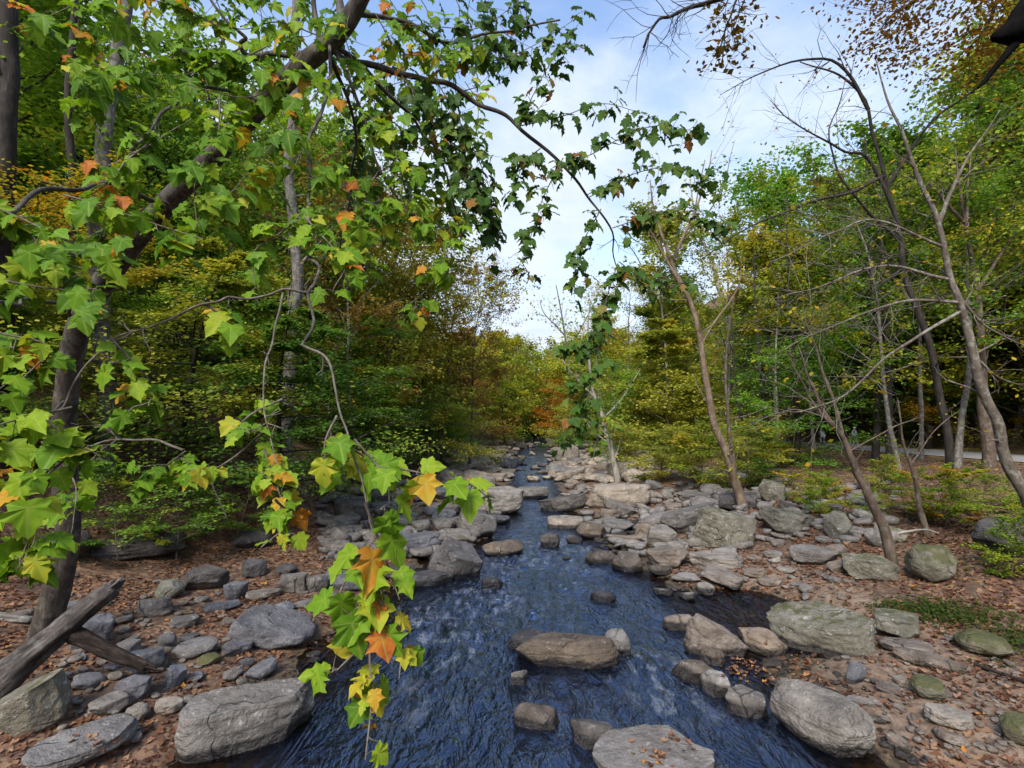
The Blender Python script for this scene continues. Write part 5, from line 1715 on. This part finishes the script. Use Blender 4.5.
# branch hanging from above the middle of the frame, with dark red leaves
o = W(760, -20, 9)
rt = empty('overhanging_branch', o, 0, 'bare twiggy branch with a few dark red leaves crossing the top of the sky', 'branch')
_, p1, e1 = stem('branch', wpts([(800, -60), (730, -5), (700, 4), (672, 14), (652, 26), (643, 48)], 9) - o, .06, .012, 'dark', rt, 6, .1, 6, 5, 22, 1.0, -.1)
_, p2, e2 = stem('branch', wpts([(760, -40), (735, 5), (725, 30), (722, 60)], 9.5) - o, .03, .008, 'dark', rt, 5, .1, 6, 6, 16, .8, -.1)
twig_leaves(e2 + [p2], 200, .13, 'red', rt, 7, 'foliage', .12, .25)
o = W(900, -60, 16)
rt = empty('autumn_tree_limb', o, 0, 'rust-red leafy limb hanging into the upper corner over the hillside', 'branch')
_, p1, e1 = stem('branch', wpts([(1060, -80), (960, -30), (900, 10), (880, 30)], 16) - o, .10, .02, 'dark', rt, 6, .1, 6, 8, 30, 2.2, -.05)
_, p2, e2 = stem('branch', wpts([(1000, -60), (1000, -10), (985, 30), (960, 55)], 16) - o, .08, .02, 'dark', rt, 6, .1, 6, 9, 30, 2.2, -.05)
twig_leaves(e1 + e2 + [p1, p2], 3800, .15, 'red', rt, 10, 'foliage', .35, .55, .22)

# ------------------------------------------------------------------ log and stub on the beach
def log_piece(name, pts, r0, r1, label, cat, mat='log', knots=3, seed=0, jag=True, group=None):
    P = np.array(pts)
    o = np.array(P[0])
    root = empty(name, o, 0, label, cat, group)
    q_ = Vector(P[-1] - P[0]).normalized().to_track_quat('Z', 'Y')
    root.rotation_mode = 'QUATERNION'
    root.rotation_quaternion = q_
    path = smooth_path((P - o) @ np.array(q_.to_matrix()), 10)
    rad = np.linspace(r0, r1, len(path))
    tb = Tubes()
    tb.add(smooth_path(path, 4), np.interp(np.linspace(0, 1, len(path) * 4 - 3), np.linspace(0, 1, len(path)), rad), 26, .30, seed)
    r = np.random.default_rng(seed)
    body = tb.mesh('log_body', [B[mat]])
    link('log_body', body, root)
    if jag:
        tj = Tubes()
        d = norm(path[-1] - path[-3])
        for k in range(9):
            a = r.uniform(0, 6.28)
            off = perp(d, r) * r1 * r.uniform(.2, .8)
            ln = r.uniform(.06, .26)
            tj.add(np.array([path[-1] + off - d * .08, path[-1] + off * .9 + d * ln * .5, path[-1] + off * .8 + d * ln]), [r1 * .34, r1 * .22, .008], 5, .2, k)
        link('splintered_end', tj.mesh('splintered_end', [B[mat]]), root)
    return root


g1 = hit(-40, 700)[0]
log_piece('fallen_log', [W(-60, 735, 6.5), W(0, 681, 6.85), W(56, 634, 7.2), W(112, 588, 7.55)], .21, .125, 'weathered grey fallen log slanting against the bent tree, its upper end splintered', 'log', 'log', seed=3)
log_piece('broken_stub', [W(74, 634, 7.3), W(98, 645, 7.28), W(122, 656, 7.15), W(147, 666, 7.05)], .115, .06, 'dark broken branch stub under the fallen log pointing at the stream', 'branch', 'stub', seed=6)
g = hit(0, 640)[0]
log_piece('fallen_branch', [hit(-30, 618)[0] + np.array([0, 0, .1]), hit(30, 626)[0] + np.array([0, 0, .1])], .09, .06, 'short grey branch lying behind the foot of the bent tree', 'branch', 'grey', seed=8, jag=False)
log_piece('fallen_branch', [hit(900, 557)[0] + np.array([0, 0, .55]), hit(925, 556)[0] + np.array([0, 0, .60]), hit(940, 558)[0] + np.array([0, 0, .55])], .03, .015, 'thin pale fallen twig lying across the round mossy boulder', 'branch', 'pale', seed=9, jag=False)
log_piece('fallen_branch', [hit(975, 668)[0] + np.array([0, 0, .05]), hit(1040, 690)[0] + np.array([0, 0, .05])], .03, .02, 'dark thin stick lying on the sandy bank below the mossy hump', 'branch', 'dark', seed=10, jag=False)

# ground cover near the mossy hump
def ivy():
    r = np.random.default_rng(8)
    P = []
    for (u, v, su, sv, n) in ((925, 612, 34, 8, 700), (965, 620, 44, 11, 900), (1010, 645, 26, 16, 500), (890, 610, 22, 5, 200), (980, 560, 50, 20, 300), (880, 520, 60, 16, 300)):
        for _ in range(n):
            p, t = hit(r.normal(u, su * .6), r.normal(v, sv * .6))
            P.append(p + np.array([0, 0, r.uniform(.02, .16)]))
    P = np.array(P)
    n = len(P)
    o = link('ivy', leaf_mesh('ivy', P, np.array([0, -.3, 1.0]) + r.normal(size=(n, 3)) * .5, r.normal(size=(n, 3)), r.uniform(.03, .075, n), r.beta(2, 3, n), L['ivy']))
    tag(o, kind='stuff')


ivy()

# dead leaves lying on the broad flat boulder and neighbours
def leaf_piles():
    r = np.random.default_rng(15)
    dg = bpy.context.evaluated_depsgraph_get()
    P, N = [], []
    for (u, v, s, n) in ((655, 757, 7, 26), (672, 740, 4, 10), (690, 748, 8, 5), (640, 752, 14, 6), (600, 640, 10, 0), (92, 742, 10, 14), (505, 565, 6, 0), (440, 566, 4, 14), (750, 650, 10, 10), (760, 672, 14, 60), (735, 668, 10, 40)):
        for _ in range(n):
            d = Vector(ray(r.normal(u, s), r.normal(v, s * .5))).normalized()
            ok, loc, nr, *_ = scene.ray_cast(dg, Vector(CAM) + d * 4.6, d)
            if ok and nr.z > .2:
                P.append(np.array(loc) + np.array([0, 0, .012])); N.append(np.array(nr))
    n = len(P)
    o = link('leaf_litter', leaf_mesh('leaf_litter', P, np.array(N) + r.normal(size=(n, 3)) * .3, r.normal(size=(n, 3)) * np.array([1, 1, .1]), r.uniform(.045, .10, n), r.beta(2, 1.6, n), L['litter'], T_FALL, r.uniform(.3, 2.0, n)))
    tag(o, kind='stuff')


# ------------------------------------------------------------------ people on the road
M_SKIN = mat_plain('skin', (.45, .29, .21), .6, .08)
M_LILAC = mat_plain('lilac_cloth', (.40, .39, .55), .85, .1)
M_LILAC2 = mat_plain('pale_grey_cloth', (.42, .42, .54), .85, .1)
M_WHITE = mat_plain('white_cloth', (.62, .68, .64), .85, .1)
M_CAP = mat_plain('cap_cloth', (.75, .75, .76), .8, .05)
M_DARKC = mat_plain('dark_cloth', (.04, .04, .05), .85, .2)
M_METAL = mat_plain('bicycle_paint', (.12, .12, .13), .4, .1)
M_TYRE = mat_plain('tyre_rubber', (.03, .03, .03), .8, .1)
M_HAIR = mat_plain('brown_hair', (.05, .035, .025), .8, .2)


def skin_mesh(name, verts, edges, radii, mat, parent, root=0):
    me = bpy.data.meshes.new(name)
    me.from_pydata(verts, edges, [])
    o = link(name, me, parent)
    md = o.modifiers.new('skin', 'SKIN')
    sk = me.skin_vertices[0].data
    for i, rr_ in enumerate(radii):
        sk[i].radius = rr_ if isinstance(rr_, tuple) else (rr_, rr_)
    sk[root].use_root = True
    ss = o.modifiers.new('sub', 'SUBSURF')
    ss.levels = ss.render_levels = 2
    me.materials.append(mat)
    return o


def figure(root, J, top, bottom, capm, hair=True):
    """J: joint name -> position"""
    order = ['pelvis', 'waist', 'chest', 'neck', 'head', 'crown', 'ls', 'le', 'lw', 'lf', 'rs', 're', 'rw', 'rf', 'lh', 'lk', 'la', 'lt', 'rh', 'rk', 'ra', 'rt']
    idx = {n: i for i, n in enumerate(order)}
    E = [('pelvis', 'waist'), ('waist', 'chest'), ('chest', 'neck'), ('neck', 'head'), ('head', 'crown'), ('chest', 'ls'), ('ls', 'le'), ('le', 'lw'), ('lw', 'lf'), ('chest', 'rs'), ('rs', 're'), ('re', 'rw'), ('rw', 'rf'),
         ('pelvis', 'lh'), ('lh', 'lk'), ('lk', 'la'), ('la', 'lt'), ('pelvis', 'rh'), ('rh', 'rk'), ('rk', 'ra'), ('ra', 'rt')]
    rad = dict(pelvis=.125, waist=.115, chest=.135, neck=.055, head=.092, crown=.075, ls=.062, le=.043, lw=.032, lf=.03, rs=.062, re=.043, rw=.032, rf=.03, lh=.085, lk=.058, la=.042, lt=.04, rh=.085, rk=.058, ra=.042, rt=.04)
    skin_mesh('body', [J[n] for n in order], [(idx[a], idx[b_]) for a, b_ in E], [rad[n] for n in order], M_SKIN, root)

    def cloth(name, names, edges, grow_, mat):
        id2 = {n: i for i, n in enumerate(names)}
        skin_mesh(name, [J[n] for n in names], [(id2[a], id2[b_]) for a, b_ in edges], [rad[n] * grow_ + .012 for n in names], mat, root)
    cloth('shirt', ['pelvis', 'waist', 'chest', 'ls', 'le', 'lw', 'rs', 're', 'rw'], [('pelvis', 'waist'), ('waist', 'chest'), ('chest', 'ls'), ('ls', 'le'), ('le', 'lw'), ('chest', 'rs'), ('rs', 're'), ('re', 'rw')], 1.12, top)
    cloth('trousers', ['pelvis', 'lh', 'lk', 'la', 'rh', 'rk', 'ra'], [('pelvis', 'lh'), ('lh', 'lk'), ('lk', 'la'), ('pelvis', 'rh'), ('rh', 'rk'), ('rk', 'ra')], 1.15, bottom)
    hd = Vector(J['head'])
    up = (Vector(J['crown']) - Vector(J['neck'])).normalized()
    v, f = ICO[3]
    V = v * np.array([.108, .118, .085])
    V[:, 2] = np.maximum(V[:, 2], -.012)
    q = up.to_track_quat('Z', 'Y').to_matrix()
    V = V @ np.array(q).T + np.array(hd + up * .05)
    link('cap', new_mesh('cap', V, [f], [capm]), root)
    for s in (-1, 1):
        tb = Tubes()
        a = np.array(J['la' if s < 0 else 'ra']); b_ = np.array(J['lt' if s < 0 else 'rt'])
        tb.add(np.array([a + [0, 0, -.03] - (b_ - a) * .4, a + [0, 0, -.035], b_ + [0, 0, -.0]]), [.045, .055, .04], 8)
        link('shoe', tb.mesh('shoe', [M_DARKC]), root)


def people():
    # walker in lilac, half turned to the stream
    p, t = hit(855, 449.6)
    x, y = 27.2, 27.2 * p[1] / p[0]
    g = ROADZ + .012
    root = empty('person', (x, y, g), R(205), 'person in lilac clothes and a white cap walking on the road', 'person')
    J = dict(pelvis=(0, 0, .95), waist=(0, .01, 1.12), chest=(0, .02, 1.36), neck=(0, .03, 1.50), head=(0, .05, 1.62), crown=(0, .05, 1.70),
             ls=(-.19, .02, 1.40), le=(-.24, -.02, 1.12), lw=(-.23, .12, .92), lf=(-.22, .16, .84), rs=(.19, .02, 1.40), re=(.25, .0, 1.13), rw=(.22, .16, .96), rf=(.20, .22, .90),
             lh=(-.10, 0, .90), lk=(-.11, .14, .50), la=(-.11, .20, .09), lt=(-.12, .36, .04), rh=(.10, 0, .90), rk=(.11, .02, .50), ra=(.11, -.18, .10), rt=(.12, -.04, .04))
    figure(root, J, M_LILAC, M_LILAC2, M_CAP)
    # cyclist bent over a bicycle
    p, t = hit(823, 449.0)
    x, y = 28.4, 28.4 * p[1] / p[0]
    bk = empty('bicycle', (x, y, g), R(70), 'dark bicycle on the road under the bent white-clad rider', 'bicycle')
    for xx in (-.52, .52):
        th = np.linspace(0, 2 * math.pi, 25)
        ring = np.stack([xx + .33 * np.cos(th), 0 * th, .345 + .33 * np.sin(th)], -1)
        tb = Tubes(); tb.add(ring, .02, 6)
        wh = link('wheel', tb.mesh('wheel', [M_TYRE]), bk)
        tb = Tubes()
        for k in range(9):
            a = k * 2 * math.pi / 9
            tb.add(np.array([[xx, 0, .345], [xx + .32 * math.cos(a), 0, .345 + .32 * math.sin(a)]]), .004, 4)
        link('spokes', tb.mesh('spokes', [M_METAL]), wh)
    tb = Tubes()
    for a, b_ in (((-.52, 0, .345), (-.05, 0, .30)), ((-.05, 0, .30), (-.2, 0, .86)), ((-.52, 0, .345), (-.18, 0, .78)), ((-.18, 0, .78), (.36, 0, .84)), ((-.05, 0, .30), (.38, 0, .78)), ((.52, 0, .345), (.34, 0, .98))):
        tb.add(np.array([a, b_]), .02, 6)
    link('frame', tb.mesh('frame', [M_METAL]), bk)
    tb = Tubes(); tb.add(np.array([[.36, -.25, 1.0], [.34, 0, .99], [.36, .25, 1.0]]), .016, 6)
    link('handlebar', tb.mesh('handlebar', [M_METAL]), bk)
    tb = Tubes(); tb.add(np.array([[-.34, 0, .90], [-.2, 0, .90], [-.08, 0, .89]]), [.07, .06, .025], 8)
    link('saddle', tb.mesh('saddle', [M_DARKC]), bk)
    root = empty('person', (x, y, g), R(70) - R(90), 'person in pale clothes bent over a bicycle on the road', 'person')
    # local y is the riding direction
    J = dict(pelvis=(0, -.20, .97), waist=(0, -.08, 1.10), chest=(0, .12, 1.25), neck=(0, .24, 1.33), head=(0, .34, 1.42), crown=(0, .38, 1.50),
             ls=(-.19, .14, 1.27), le=(-.22, .26, 1.08), lw=(-.22, .36, 1.02), lf=(-.21, .40, 1.02), rs=(.19, .14, 1.27), re=(.22, .26, 1.08), rw=(.22, .36, 1.02), rf=(.21, .40, 1.02),
             lh=(-.10, -.17, .92), lk=(-.12, .18, .70), la=(-.12, .02, .28), lt=(-.12, .16, .24), rh=(.10, -.17, .92), rk=(.12, .12, .58), ra=(.12, -.10, .18), rt=(.12, .05, .14))
    figure(root, J, M_WHITE, M_WHITE, M_CAP)


people()
bpy.context.view_layer.update()
leaf_piles()

# ------------------------------------------------------------------ render settings
vs = scene.view_settings
vs.view_transform = 'Standard'
vs.look = 'None'
vs.exposure = 0.95
vs.gamma = 1.0
vs.use_curve_mapping = False
scene.render.engine = 'CYCLES'
cy = scene.cycles
cy.use_denoising = True
try:
    cy.denoiser = 'OPENIMAGEDENOISE'
except Exception:
    pass
cy.max_bounces = 6
cy.diffuse_bounces = 3
cy.glossy_bounces = 3
cy.transmission_bounces = 4
cy.transparent_max_bounces = 6
cy.caustics_reflective = False
cy.caustics_refractive = False
cy.sample_clamp_indirect = 6
cy.use_adaptive_sampling = True
cy.adaptive_threshold = .02
